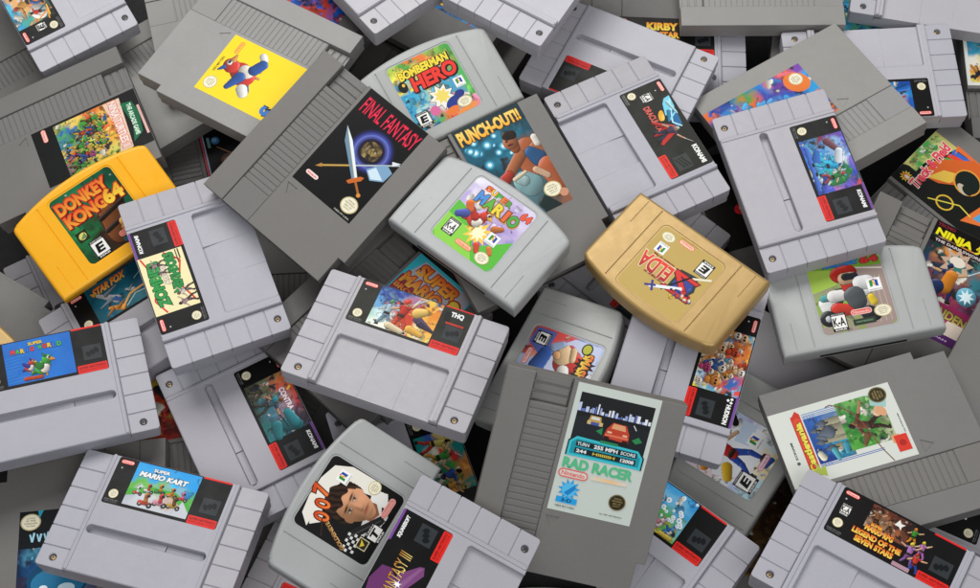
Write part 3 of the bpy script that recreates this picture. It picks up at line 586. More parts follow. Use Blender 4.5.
def d_nes_rad(p):
    p.rect(-13, -21, 43, 66.4, "d2dad2"); p.rect(-9.5, 27, 40, 60.6, "171a1c")
    p.poly([(-9.5, 44), (8, 46.5), (15, 27), (-9.5, 27)], "20242a"); p.poly([(22, 46.5), (40, 44), (40, 27), (30, 27)], "1d2226")
    rs = random.Random(8); x = -9.5
    while x < 39:
        w = rs.uniform(.7, 2.2); h = rs.uniform(1, 5) if rs.random() < .8 else rs.uniform(5, 9)
        p.rect(x, 48.0, min(x+w, 40), 48+h, rs.choice(["c8d4f0", "a0b0e0", "e8ecf8", "6a7ac0", "f4f6fa"])); x += w+rs.uniform(-.1, .9)
    p.poly([(-1, 42), (8, 42), (7, 46.6), (0, 46.6)], "c8a050"); p.poly([(.5, 44), (6.5, 44), (6, 46), (1, 46)], "e0e0d8"); p.rect(0, 40.4, 8, 42.4, "4a5aa8"); p.rect(-1.4, 40.5, 1, 43, "d8c080"); p.rect(6.6, 40.5, 9, 43, "d8c080")
    p.poly([(11, 34), (28, 33), (27.6, 39), (24.6, 44.6), (15.6, 45), (12.2, 40)], "c8442c"); p.poly([(15, 41), (25, 40.6), (23.6, 44.2), (16, 44.4)], "e8a878"); p.rect(12, 35.4, 27.4, 36.8, "e87858"); p.rect(11.4, 33.2, 15, 35.2, "301410"); p.rect(24, 32.6, 27.8, 34.6, "301410"); p.rect(13, 37.6, 16, 38.8, "f0c8a0"); p.rect(23.4, 37.2, 26.4, 38.4, "f0c8a0")
    p.line([(29, 46), (31.4, 43)], .6, "e8e8e8"); p.poly([(30, 36), (34, 39), (37, 36), (33, 34)], "2a8a50"); p.poly([(5.5, 37), (9.5, 40), (10, 35)], "2a8a50")
    p.poly([(-10.5, 17.4), (41, 17.4), (41, 25.8), (36.5, 31), (-6, 32), (-10.5, 27.6)], "18282c"); p.poly([(-9.6, 17.4), (40, 17.4), (40, 25.4), (36, 29.8), (-5.4, 31), (-9.6, 27)], "3cc8d4"); p.poly([(-8, 19), (38.4, 19), (38.4, 25), (35, 28.4), (-4.8, 29.4), (-8, 26.6)], "1d9aaa")
    p.rect(10, 29.8, 22, 31.6, "2a8a58"); p.rect(-5, 24.6, 36, 28.2, "12262a"); p.rect(-5, 19.8, 36, 23.4, "12262a")
    p.text("TURN", -.2, 26.4, 8, 2.3, "d8e8e8", .03); p.text("255 MPH", 15, 26.4, 16, 2.6, "f4f4f4", .04); p.text("SCORE", 30, 26.4, 10, 2.3, "d8e8e8", .03)
    p.text("244", -.4, 21.6, 7, 2.3, "f4f4f4", .04); p.text("HIIIIIIH", 14.6, 21.6, 15, 1.8, "d8c048", .04); p.text("12008", 30.4, 21.6, 9, 2.4, "f4f4f4", .04)
    p.text("RAD RACER", 13.2, 12.4, 47.4, 7.4, "5cc48c", 0.09); p.oval_mark(-1.8, 5.2, 20, "e87468", "e4dcd2")
    for k in range(8): p.poly([(10+k*3, 6.9), (13+k*3, 6.9), (13+k*3, 4.4+k*.05), (10+k*3, 4.0+k*.1)], ["e8dcc4", "ecd8b8", "f0d4ac", "f4cfa0", "f4cc98", "f4cfa4", "f0d8b8", "ecdcc8"][k])
    p.star(-2, -5.6, 4.4, 7.6, 11, "2aa8e8", .2); p.ell(-2, -5.6, 4.6, 4.6, "58c4f4"); p.poly([(-5, -8), (1, -2), (2.6, -4), (-2, -9.6)], "1a88d0"); p.rect(-9, -15, 5, -11, "2aa8e8"); p.text("3-D", -2, -13, 7, 2.4, "0c4a78", .04); p.text("NES-RC-USA", -2, -17.4, 13, 1.2, "606860")
    p.seal(31, -7, 5.6, 5.8, gold=True); p.text("(c) 1987 NINTENDO", 29, -16.8, 15, 1.2, "707870")
def d_nes_castl(p):
    p.rect(-13, -21, 43, 66.4, "d4d8cf")
    for k in range(9): p.rect(-3, 43.5-k*1.05, 36, 43.9-k*1.05, "5a76b8" if k % 2 else "b8c4dc")
    p.art(-1, 18, 33.5, 44, ["1a3a8a 1f4a9a 24509a 2a5aa8", "1c3a84 2a6aa8 1f58a8 3a6ab0", "1a3074 38a0b8 2060b0 5a7aa8", "4a6a6a 6a7a7a b8b890 3a6aa0"], 2, 36, fine=.06)
    for x in (-3.4, -2.2, 34.2, 35.4, 36.8): p.rect(x, -1, x+.5, 44, "4a66b0" if x < 0 else "5a80c0")
    L = []
    for x, y0_, y1_, r in ((8, 20, 30, 2.6), (14, 20, 36, 2.2), (18, 20, 33, 3), (23, 20, 38, 1.9), (27, 20, 31, 2.6), (20, 20, 27, 4.4)):
        L += [(x, y0_, x, y1_, r, r*.85, "a8a488"), (x, y1_+r*.8, x, y1_+r*2.6, r*1.05, .2, "6a7484"), (x-.3, y1_-1.4, x-.3, y1_-2.2, .5, .5, "2a2c34")]
    L += [(3, 40, 6, 41, 2.4, 2.2, "e8e4c8"), (0, 30, 6, 31, 1.6, 2.2, "58b0c0"), (3, 23, 8, 22, 1.8, 2.6, "48a0b8")]
    p.shapes(L, seed=3)
    p.art(2, -12, 38, 20, ["6ab04a 3a8a34 2f7a3a 4a9a3a", "4a9a3a 2f7a30 3a9040 6aa858", "7a9a5a 3a7a34 56a046 8ac070", "b0b890 6a8a4a 4a8a48 a8c8c0"], 8, 90, fine=.1)
    p.shapes(man(15, -11, 27, "c88a60", "6a3c28", "3a2418", "2a1a14", lean=.25, la=(-.5, .7), ra=(.6, .5))+[(24, -6, 30, -10, 3, 2.4, "e0b890"), (10, 6, 4, 10, 2.2, 1.4, "7a5a38")], seed=4)
    p.ell(24, -9, 4, 3, "d8a078", 30); p.poly([(26, -13), (36, -17), (38, -6), (30, -3)], "9cc4c0"); p.rect(-1, -14, 5, -8, "d8a070", 1)
    pts = [(-13+.2, 3)]+[(20+29*math.cos(math.radians(a))-16, -2+27*math.sin(math.radians(a))) for a in range(160, 14, -12)]
    pts = [(-12.6, -4), (-2, .5), (8, 3.2), (20, 6.4), (29, 11), (35, 17), (38.4, 23), (37.6, 26.5)]; p.line(pts, .7, "7a4838")
    p.poly([(-7.5, 45), (38, 45), (41, 47.5), (38, 50), (37, 52), (-7.5, 52), (-10.5, 48.5)], "c83828"); p.poly([(-6, 46), (35, 46), (36, 48), (34.6, 51), (-6, 51)], "d84a34")
    p.text("Castlevania", 13.6, 48.6, 37, 4.9, ["e8e060", "d8c830"], 0.05, out="5a1c10")
    p.poly([(-10, 42), (-2, 41), (-4, 44.6), (2, 47), (-3.4, 47.4), (-5, 54), (-6.4, 49)], "a8b84a"); p.text("KONAMI", 13, 57.6, 13, 1.6, "404848", .03); p.ell(3.6, 57.6, 1.2, 1.2, "505858")
    p.seal(36, -10.8, 6.4, 6.0, gold=True); p.rect(-8, -18.6, 4, -9.6, "d83a2a"); p.ell(-2, -14, 2.4, 2.4, "b02820"); p.text("(c) KONAMI", 12, -18.6, 14, 1.2, "606060")
def d_nes_smb2(p):
    p.rect(-13, -21, 43, 66.4, "3cc0d0"); p.poly([(-12, 40), (-5, 64), (37, 64), (42, 60), (42, 14), (-6, 14)], "b8b4bc"); p.poly([(-12, 30), (-12, 46), (-6, 44), (20, 36), (20, 28)], "a03048")
    p.text("SUPER", 14, 57.0, 38, 11, ["f0b040", "e8632c"], 0.08, shear=.1, out="7a1c2c"); p.text("MARIO", 8, 44.6, 37, 11, ["f0b848", "e86a2c"], 0.08, shear=.1, out="7a1c2c"); p.text("BROS.", -1, 36.4, 20, 5, ["f0a838", "d8502c"], 0.05, out="6a1828")
    p.text("2", 36, 46, 10, 18, "e8cc48", 0.07, out="a83020", ow=.1); p.text("NES-MW-USA", 20, -18, 18, 1.6, "204048")
def d_nes_ninja(p):
    p.rect(-13, 55, 43, 66.4, "14100e"); p.text("TECMO", -4.5, 64, 14, 2.6, "7a2430", .05)
    p.text("NINJA", 4, 57.4, 29, 7.6, "f0e420", 0.05, out="1a1608", shear=.05); p.text("\u5916\u4f1d", 31, 58, 20, 8.6, "ecd828", 0.04, out="1a1608")
    p.rect(-13, 49.4, 43, 54.0, "181210"); p.text("THE DARK SWORD", 10, 51.6, 38, 2.2, "d8c8c8", .03)
    p.star(13, 40, 8, 13, 9, "c8a890", .3); p.star(13, 40, 5, 8, 8, "3a7a70", .1); p.ell(13, 42, 6, 4, "e8dccc"); p.shapes(man(12, 9, 30, "e0b080", "2a3a68", "26345c", "2a3a68", lean=-.08, la=(-.4, .7), ra=(.45, .9), blade=(.4, .4))+[(12, 20, 13, 30, 5, 4.6, "e08a2c"), (4, 14, 6, 18, 5, 5.4, "2a3a68"), (29, 20, 29, 20, 7.4, 7.2, "6ab4cc")], seed=2); p.star(29, 20, 3, 6.4, 8, "e0f4f8", .2)
    p.rect(-13, -2, 43, 8, "8a2450"); p.rect(-13, -12, 43, -2, "b8406a"); p.text("GAIDEN", 22, 1, 30, 7, ["c8b860", "8a7a38"], .04, rot=-6, out="3a2a18"); p.rect(-13, -21, 43, -12, "5a2a6a"); p.seal(13, -6, 6, 6.4); p.poly([(20, -14), (36, -14), (38, -3), (24, -3)], "e8d8c8"); p.text("MADE IN JAPAN", 12, -18, 34, 1.8, "d8c8e0", .03)
def d_nes_track(p):
    p.rect(-13, -21, 43, 66.4, "1a1c19"); p.poly([(2, 66.4), (43, 66.4), (43, 44), (22, 52), (6, 58)], "c8c070"); p.art(4, 55, 41, 66.2, ["d8d080 5ab050 48a850 a8c870", "48a850 d0c878 3a9a48 d8d088"], 3, 30)
    for k, c in enumerate(["e86a30", "e8d840", "4aa84a", "e84a30", "3a6ac8", "e8703a"]): p.poly([(12+k*5, 50-k*1.5), (16+k*5, 50-k*1.5), (43, 22-k*6), (43, 32-k*6), (20+k*5, 46)], c)
    p.poly([(4, 52), (24, 50), (43, 28), (43, 4), (30, 2), (20, 20), (8, 36)], "d8662c"); p.poly([(6, 46), (20, 40), (28, 24), (14, 30)], "e8c050"); p.ell(24, 20, 10.5, 12, "e8a040", -20); p.ell(24, 20, 9.2, 10.8, "1c2420", -20); p.ell(17, 19, 3, 6, "c8bfa8", -15); p.ell(18.4, 16, 3, 5, "20261f", -15)
    p.ell(-2, 22, 6.5, 7.5, "e8c040"); p.ell(-2, 22, 5.2, 6.2, "20241f"); p.poly([(-6, 4), (14, 0), (20, -10), (4, -16)], "e87a3a"); p.poly([(2, -2), (12, -4), (14, -14), (4, -12)], "58a8d8"); p.line([(-8, 34), (4, 12), (2, 0)], 1, "e8d850")
    p.text("Track & Field", 16, 50.4, 48, 9, "e8485a", .04, shear=.2, out="f4e8d8", rot=4); p.star(-5, 58, 3.0, 5.0, 10, "e8c84a"); p.ell(-5, 58, 2.4, 3.4, "d87a2c"); p.ell(-5, 57, 1.4, 2.2, "e8e4d8"); p.text("KONAMI", -4, 51, 9, 1.8, "d8d0b8", .03)
def d_nes_turt(p):
    p.rect(-13, -21, 43, 66.4, "1b1d1c"); p.rect(-13, -21, 43, -2, "161817")
    p.oval_mark(-5.6, -11.5, 13, "e87a70", "f0d8d0", rot=0); p.art(-10.6, -3, 43, 49, ["e8a050 e86a38 f0b050 d84a30 c8d060 f0c050", "e89040 f0c060 e8703a e8b040 d8d068 8ac050", "d86030 d84028 e8c050 5aa038 e8a848 50a040", "f0c860 48983a 3a78a8 58a83a e0d060 3f9a40", "e8d070 3a6ab0 4aa048 d85030 68b048 50984a", "68b048 58a840 3a70b0 e8c850 a84a8a 3a8a3a"], 5, 200, big=1.0)
    rs = random.Random(5); L = []
    for k in range(22): L += man(rs.uniform(-6, 38), rs.uniform(-2, 26), rs.uniform(11, 17), rs.choice(["d8a078", "c8d068", "e8c890"]), rs.choice(["48a040", "e8c848", "3a70b0", "a84a8a", "d85030", "58b048"]), rs.choice(["3a8a38", "e8b040", "3a5aa0", "6a4a28"]), rs.choice(["e8d040", "d84030", "2a6a30", "3a70c0"]), lean=rs.uniform(-.2, .2), f=rs.choice([-1, 1]), ra=(.5, rs.uniform(.5, 1)))
    p.shapes(L, cell=.36, clip=(-10.5, -2.9, 42.9, 44))
    p.poly([(-10, 39), (-10, 53), (40, 50), (40, 39), (22, 44)], "e8c8b0"); p.text("NINJA TURTLES II", 14, 45, 47, 8.6, "f2e2d8", .05, out="d8484a", rot=-1, ow=.09)
    p.poly([(-4, 52), (-2, 61), (10, 64), (30, 61), (36, 52), (20, 56)], "1f6a48"); p.text("THE ARCADE GAME", 15, 57.6, 32, 3.8, "d8f0d8", .04, rot=-2); p.rect(4, 63.6, 34, 65.6, "e8b8b0")
def d_nes_gaunt(p):
    p.ell(28, -10, 11, 9, "e87a30", 30); p.seal(31, -11, 5.6, 6.2)
def d_n64_rating(p): pass
def d_bomb(p):
    p.text("BOMBERMAN", 0.5, 19.6, 42, 7.4, "f0d840", 0.05, out="181818", shear=.1, shade="181818", rot=1); p.text("HERO", 4.5, 9.6, 38, 12.4, "e83a30", 0.11, out="241410", shear=.1, shade="181818", rot=1)
    p.ell(-21, 11, 3.6, 4.6, "1a1a1a"); p.ell(-20, 12.4, 1.2, 1.4, "e8c040")
    p.star(2, -8.6, 7, 11.4, 9, "1a1a18", .3); p.star(2, -8.6, 6.4, 10.6, 9, "f0ece0", .3); p.star(2.4, -8, 4, 7, 8, "ecd66a", .1); p.ell(8, -16, 7, 4, "2c3c8a", 20); p.ell(-8, -16.4, 4, 4, "d86a9a"); p.ell(15, -12, 4, 3, "2a3a80"); p.ell(4, -22, 6, 3, "e87a3a", 10)
    p.cube(19.5, -3.4, 8); p.rating(-18.6, -18.6, "E", 10.6, 12.4); p.seal(15.6, -19.4, 4.4, 6.2)
def d_sm64(p):
    p.poly([(-26.5, 6), (-8, 2), (4, -18), (26, 2), (26.5, -14), (26.5, -23), (22.5, -27), (-22.5, -27), (-26.5, -23)], "58b83a"); p.poly([(-26.5, -6), (-6, -8), (10, -27), (-22.5, -27), (-26.5, -23)], "8ad048")
    p.star(1, -7, 6, 11, 10, "f4c850", .1); p.star(1, -7, 3.6, 7, 9, "fdf4c8", .4)
    p.shapes(bird(-6, 1, 1.15, "e0402c", "c83020", "f0b840")+[(-15, 4, -18, 8, 2.6, 3, "e8702c"), (-16, 0, -20, -3, 3.4, 2.8, "4a58b0"), (-11, 9, -12, 11, 2.2, 2.4, "f4ece0"), (9, 2, 13, 5, 3, 2, "c8702c"), (6, -15, 9, -19, 2.4, 1.8, "e0502c"), (15, -12, 18, -15, 2, 1.6, "e8803c")], seed=2)
    for i, (ch, c) in enumerate(zip("SUPER", ["e86a2c", "f0c030", "48a848", "e87838", "58a048"])): p.text(ch, -14+i*4.8, 25-i*.3, 4.6, 4.8, c, .07, out="5a3a28")
    for i, (ch, c) in enumerate(zip("MARIO", ["4a90d8", "58b040", "e8d03c", "e06a38", "48a848"])): p.text(ch, -14+i*8.0-(i > 3)*2.4+(i == 3)*-1.0, 16.4-i*.4, 3.0 if ch == "I" else 7.8, 9.4, c, .08, out="5a3418", shade="c89838")
    p.text("64", 21.5, 22.6, 8, 6.6, "e85a3c", .08, out="8a2c18")
    p.rating(-17.4, -14.4, "K-A", 9.6, 12.6); p.oval_mark(-1.4, -20.4, 14, "e87850", "f4c8a0"); p.cube(12.6, -5.0, 9.0); p.seal(15.5, -20.6, 4.8, 5.8)
def d_gold(p):
    p.oval_mark(4.5, -23.4, 12.6, "e87a60", "f4d8c0"); p.text("PLAYERS CHOICE", 4, -27+.8, 14, .8, "8a7030"); p.rating(-16.6, -16.0, "E", 10.6, 12.4); p.seal(18.6, -20.6, 3.9, 5.4); p.cube(17, -10.6, 8.4)
    p.poly([(-22, 3), (-18, -8), (-4, -6), (-4, 10), (-18, 13)], "1f3a34"); p.poly([(-20, 2.6), (-16, -6), (-5.6, -4), (-5.6, 8.6), (-17, 11)], "38489a"); p.line([(-26, -12), (-12, -3)], 1.8, "e4e0c4")
    p.poly([(-22.5, -5), (-1, -5), (-1, -1.4), (-14, 9.6), (-1, 9.6), (1, 13.6), (-23.5, 13.6), (-23.5, 10), (-9, -1), (-20.6, -1)], "6a1418"); p.poly([(-21.6, -4.2), (-2, -4.2), (-2, -1.8), (-16, 10.2), (-2, 10.2), (-.4, 12.8), (-22.6, 12.8), (-22.6, 10.4), (-7, -1.8), (-20, -1.8)], "d83a34")
    p.line([(-14, -6), (-2, 15)], 1.4, "141414"); p.text("ELDA", 12, 3.4, 26, 13, ["e84838", "a8242a"], .03, out="f0d8b0", ow=.04)
    p.line([(-14, 6), (6, 18)], 2.4, "e8ecf0"); p.line([(2, 15), (9, 19)], 1.6, "3a3a8a"); p.line([(2, 20), (6.4, 13)], 1.6, "3a3a8a"); rs = random.Random(1)
    for k in range(22): p.ball(rs.gauss(-15, 3.4), rs.gauss(11, 3), rs.uniform(.7, 1.9), rs.uniform(.6, 1.5), rs.choice(["3a48a0", "5a6ac0", "f0e8d0", "e8c040", "c83a34", "2a2a5a"]), rs.uniform(0, 180))
    p.text("THE LEGEND OF", 8, 10.4, 16, 1.6, "8a1c1c", .03); p.text("OCARINA OF TIME", 10, -4.6, 18, 1.4, "8a1c1c", .03)
def d_bond(p):
    p.rect(-26.5, -27, 26.5, 29.5, "141313", 4)
    p.poly([(-24, 20), (-18, 27), (-6, 29), (8, 28.6), (20, 25), (25.6, 14), (26, -4), (22, -9), (16, -8), (13, 6), (4, 14), (-16, 20)], "e8e4d8")
    p.poly([(-22, 19), (-12, 24), (-8, 18), (-16, 12)], "e8e4d8")
    # a dark-haired man in a white dinner shirt
    portrait(p)
    p.poly([(-18, -9), (-14, -5), (8, -19), (6, -23), (2, -22)], "20201f"); p.line([(-17, -7), (5, -20.4)], .7, "4a4a4a"); rs = random.Random(4)
    for i in range(6):
        for j in range(4):
            if (i+j) % 2: p.rect(-25.6+i*2.2+j*.6, -9-j*2.2+i*.2, -23.7+i*2.2+j*.6, -7.2-j*2.2+i*.2, "dcdcd8")
    for t, x, y, h in (("0", -13.6, 14.6, 10.4), ("0", -6.2, 18.4, 10.4)): p.text(t, x, y, 6.2, h, ["f0803a", "c8421c"], .02, out="5a1c0c", shear=.2, rot=24)
    p.text("7", 1.6, 24.4, 8.6, 11, ["f0803a", "c8421c"], .03, out="5a1c0c", shear=.2, rot=20); p.line([(-25, 8), (-14, 14)], .7, "3a2a24"); p.text("GOLDENEYE", -20.0, 0.5, 21, 2.8, ["e0b070", "8a6030"], .04, rot=62, out="2a1a10")
    p.cube(16.5, 15.6, 8.6); p.seal(21.3, -5.6, 4.4, 5.0); p.oval_mark(14.4, -20.4, 15, "e8a8a0", "d8847a", rot=-2); p.rating(-4.6, -21.6, "T", 11.4, 10.6); p.rect(-18.6, -21.6, -11.2, -14.2, "d8d0a8", .5); p.rect(-18, -21, -11.8, -14.8, "2c2a20", .4); p.poly([(-17.4, -17), (-15, -19.6), (-12.4, -15.6), (-14.6, -16.6)], "e8c83a")
def portrait(p):
    cell = .34; X, Y = np.meshgrid(np.arange(-16, 25, cell), np.arange(-24, 24, cell)); rs = np.random.RandomState(2)
    a = math.radians(12); cx, cy = 4.0, -0.5; U = ((X-cx)*math.cos(a)+(Y-cy)*math.sin(a))/10.8; V = (-(X-cx)*math.sin(a)+(Y-cy)*math.cos(a))/14.6
    g = lambda u, v, su, sv: np.exp(-((U-u)/su)**2-((V-v)/sv)**2)
    sg = lambda q: 1/(1+np.exp(-q))
    I = np.zeros(X.shape+(3,)); A = np.zeros(X.shape, bool)
    hair = (((U/1.32)**2+((V-.42)/.98)**2) < 1+.10*np.sin(9*U+3)*(V > .5)) & (V > -.15); st = .5+.5*np.sin(16*U+7*V+3*vnoise(rs, *X.shape, 9)); hc = np.array(lin("2a1c14"))
    shirt = (V < -.55) & (np.abs(U+.1) < 1.5) & (V > -1.62+.25*np.abs(U)); I[shirt] = (np.array(lin("e8e6e0"))*(.75+.25*sg(4*(U-.1)))[..., None])[shirt]; A |= shirt
    neck = (np.abs(U) < .58) & (V < -.6) & (V > -1.2+.5*np.abs(U)); I[neck] = lin("8a5a40"); A |= neck
    tie = (np.abs(U) < .5) & (np.abs(V+1.34) < .05+.22*np.abs(U)); I[tie] = lin("141214"); A |= tie
    I[hair] = (hc*(.5+1.3*st)[..., None]*(.7+.7*sg(3*(U-.2)))[..., None])[hair]; A |= hair
    w = np.where(V > 0, .98-.10*V**2, .98-.34*V**2-.12*np.abs(V)); face = (np.abs(U) < w*np.sqrt(np.clip(1-(np.abs(V)/1.02)**2.6, 0, 1))) & (V < .80+.06*np.cos(5*U)); ear = (((np.abs(U)-.98)/.13)**2+((V-.02)/.22)**2) < 1
    sh = .34+.72*sg(2.6*(U+.18)+.6*V)                       # lit from the right
    sh += .16*g(.12, -.1, .12, .40)+.12*g(.5, -.18, .28, .22)+.14*g(.2, .55, .45, .22)-.10*g(-.55, -.3, .3, .35)
    sh -= .42*g(-.36, .14, .25, .12)+.36*g(.42, .14, .23, .11)   # eye sockets
    sh -= .26*g(-.10, -.20, .10, .24)+.30*g(.04, -.38, .22, .06)  # nose side, nostrils
    sh -= .16*g(.05, -.80, .30, .06)+.22*g(.05, -.60, .40, .10)*0.4+.12*g(-.62, -.62, .25, .3)
    skin = np.array(lin("d89c76"))[None, None]*np.clip(sh, .10, 1.25)[..., None]; skin[..., 2] *= (.82+.18*np.clip(sh, 0, 1)); skin *= (1+.06*(rs.rand(*X.shape)-.5))[..., None]
    def mixc(m, c): skin[:] = skin*(1-m[..., None])+np.array(lin(c))*m[..., None]
    for ex in (-.38, .42):
        mixc(np.clip(1.5*g(ex, .335-.03*(ex > 0), .27, .045), 0, 1)*.92, "1e140f"); mixc(np.clip(1.4*g(ex, .13, .17, .045), 0, 1)*.9, "d0c0b0"); mixc(np.clip(1.6*g(ex+.02, .13, .065, .055), 0, 1), "241c18"); mixc(np.clip(1.3*g(ex, .175, .19, .022), 0, 1)*.9, "1c1310")
    mixc(np.clip(1.2*g(.06, -.535, .32, .03), 0, 1)*.9, "4a221c"); mixc(g(.06, -.59, .26, .05)*.75, "a8584a"); mixc(g(.06, -.50, .28, .035)*.6, "94503f")
    f = face | ear; I[f] = skin[f]; A |= f
    fr = hair & (V > .62+.10*np.sin(7*U)); I[fr] = (hc*(.5+1.3*st)[..., None])[fr]
    p.grid(X, Y, I, A)
def d_smash(p):
    p.rating(-17.4, -16.6, "E", 10.6, 11.6); p.poly([(-25, -27+2), (-12, -26), (-4, -14), (-10, -10), (-25, -9)], "5a66a8"); p.rating(-17.4, -17.6, "E", 10.6, 11.6); p.oval_mark(-1, -22, 14, "e86a60", "f4d8d0", rot=0)
    p.poly([(-25, 28), (24, 28), (26, 10), (26, -8), (4, -16), (-12, -8), (-25, 6)], "c4cce6"); p.poly([(-4, 28), (24, 28), (26, 12), (10, 16)], "e4e6f0")
    p.shapes([(-16, 6, -10, 14, 3.6, 4.4, "d8506a"), (-6, 8, -4, 12, 10.5, 10.5, "d8342a"), (-12, 1, -10, 3, 7.0, 7.6, "ecc898"), (1, 8, 3, 9, 4.2, 4.2, "f6f2ea"), (-16, 9, -9, 11, 2.4, 2.2, "ecc898"), (-9, -2, -8, -1, 2.8, 2.6, "e8b078"), (-8, -10, 4, -12, 5, 6, "3a62b0"), (10, -10, 16, -4, 3, 4, "2a6a42"), (-14, -6, -18, -1, 3.4, 2.6, "a8bce0"), (16, 8, 20, 4, 2.4, 2, "f0c040")], seed=2)
    p.star(3, 21, 6, 9.5, 15, "181410", .2, .9); p.star(-8, 21, 5, 8.5, 11, "181410", .2); p.rect(-18, 17, 24, 25.5, "181410", 2); p.text("SMASH BROS", 2.5, 21.2, 40, 7.6, ["f8e050", "e8642c"], .05, out="3a1810"); p.ell(-20.4, 17.6, 4.8, 4.2, "1a1a14"); p.ell(-20.4, 17.6, 3.8, 3.2, "b8b83c")
def d_party(p):
    p.poly([(-24, 6), (-10, 16), (10, 14), (24, 2), (22, -12), (0, -18), (-18, -8)], "eef0f2"); p.poly([(6, 6), (24, 8), (24, -3), (8, -5)], "c8d8ec")
    p.shapes(man(-3, -19, 44, "e8b890", "d83028", "2c50b0", "c82820", la=(-.34, .9), ra=(.36, .6))+[(-20, -4, -14, 0, 3.4, 4, "f0c030"), (-22, 14, -17, 18, 3, 2.4, "e8902c"), (10, 14, 15, 18, 3, 2.2, "f4f4f0"), (18, 12, 22, 16, 2.4, 2, "141414"), (2, -22, 8, -24, 2.4, 2, "3a60b8")], seed=2)
    p.rating(-16.0, -17.0, "E", 13, 14.6); p.cube(14, -7, 10); p.oval_mark(3.4, -20.4, 14, "e87a9a", "f4f0f4"); p.text("MARIO PARTY", 2, 22, 44, 8, ["f0d848", "e86a2c"], .06, out="2a2a6a")
def d_mk64(p):
    p.poly([(-26.5, 10), (0, 16), (26.5, 12), (26.5, 25.5), (22.5, 29.5), (-22.5, 29.5), (-26.5, 25.5)], "7aa838"); p.poly([(-26.5, 6), (-26.5, 25), (-10, 22), (-8, 10)], "a8c850"); p.poly([(26.5, 20), (6, 21), (-4, 12), (4, -27), (22.5, -27), (26.5, -23)], "a08c84")
    for k in range(5): p.line([(9+k*3.4, 12), (7+k*4.0, -24)], .5, "c0b0a4")
    p.line([(-4, 13), (6, 21), (26, 17)], 1.2, "e0d8c4")
    K = kart(-1, 1.5, 4.2, "e8e6e2", "d03428")
    p.shapes([(-16, -4, -8, 2, 6.4, 5, "2c4a40"), (2, 8, 12, 8, 6, 5, "2c4a40"), (-18, -6, -19, -3, 6, 5.4, "f0f0ec"), (-20, 1, -12, 2, 2.6, 3, "58a8a8")]+K[1:4]+[(-5.4, 17, 2, 18, 6, 6, "d03428"), (-2, 13.4, 4, 13.6, 4.6, 4.2, "e8bc94"), (-1, 14.8, 6, 14.6, 2.6, 2.2, "23272f"), (8, 8.4, 13, 8, 5.2, 5.6, "f4f4f2"), (-12, -9, 2, -12, 5, 4, "d03a2c"), (2, -1, 3, -5, 7.4, 6.6, "54585c"), (13, -4, 14, -8, 2.6, 2.8, "f0d038"), (-20, -15, -20, -15, 6, 6, "26282a"), (9, -16, 12, -17, 6, 5.4, "26282a"), (-20, -15, -20, -15, 2.4, 2.4, "c8ccd0")], seed=2, clip=(-26, -26.6, 26, 29))
    p.text("64", 18.5, 25.4, 13, 5.4, "d83a3c", .09, out="6a1820"); p.text("MARIO KART", -2, 25.6, 26, 4, "3a88d8", .07, out="203a70")
    p.cube(17.4, 5.2, 10); p.oval_mark(3.4, -13.6, 15, "f0c0b8", "e05248"); p.rating(-13.6, -18.6, "K-A", 11, 14); p.seal(18.4, -15.6, 4.8, 6.4); p.rect(-4, -23.6, 12, -19, "2c3a2c", .6); p.text("NINTENDO", 4, -21.2, 12, 1.4, "7a9a7a")
def d_dk(p):
    p.art(-26.5, -27, 26.5, 29.5, ["1f5a38 1c6a44 18583c 0f4630", "1a6a40 1f7a4c 18603f 124a34", "2f8a4a 1c5a34 3a2014 17583c", "1f6a3c 2a1c10 4a2a18 2a1c10", "184a2c 2a2418 3a2414 3a2a1a"], 4, 24, r=4, fine=.05, edge=.1)
    p.shapes([(7, -16, 9, 0, 11.5, 11.5, "4a2813"), (6, -16, 9, 0, 9.6, 9.6, "7a4622"), (-2, -12, 20, -8, 1.5, 1.5, "2a1a10"), (-1, -2, 20, 2, 1.5, 1.5, "2a1a10"), (12, -12, 22, -8, 3.4, 2.0, "e0a04c"), (10, -16, 21, -13, 2.4, 1.6, "d08c3c"), (2, 8, 12, 10, 3, 2.4, "1c120c")], seed=2)
    p.text("DONKEY", -3, 20.4, 43, 10, ["f0a838", "e8622c"], .09, out="c02a1c", shade="3a1410", ow=.08); p.text("KONG", -7, 9.0, 34, 10, ["f0a838", "e8622c"], .09, out="c02a1c", shade="3a1410", ow=.08); p.text("64", 17, 10, 16, 12, ["f4dc48", "e89a28"], .09, out="b83a1c", shade="3a1410")
    p.rating(-13.4, -19, "E", 12, 14.6); p.rect(-23.6, -9, -15, -1, "2a2a18", .4); p.ell(-19.2, -5, 3.2, 2.6, "d8d070", 20); p.poly([(-22, -7), (-17, -3), (-16.6, -7)], "6a8a5a"); p.oval_mark(10.6, -19.4, 15, "e8a090", "d8584a"); p.rect(4, -26, 19, -22.6, "2a5a6a", .4)
def d_n50(p):
    p.rect(-13, -21, 43, 66.4, "e4e6de"); p.art(-10.4, -18, 40.6, 63.6, ["e8d060 e8a040 e8e4d8 3a9ac0 e8703a 48a050", "e0e4dc e8643a e8d840 4ab0c8 e8502c 58b058", "e8e4dc 4aa8c8 e8703a e4e6de e85a34 3fa048", "e8a040 e8e4d8 3a9ac0 e8c848 e86a3a 58a850"], 6, 120)
def d_d43(p): p.oval_mark(33, 2, 14, "e8a0a0", "c83a4a", rot=62)
def d_lab67(p): p.text("C", 2, -12, 7, 9, "e8b83a", .08, out="5a2a10")
def d_n59(p): p.line([(-13, 30), (0, 12), (20, 18), (34, 0)], 3, "d8b838"); p.line([(-13, 12), (8, 22), (30, 10)], 2, "c83a28")
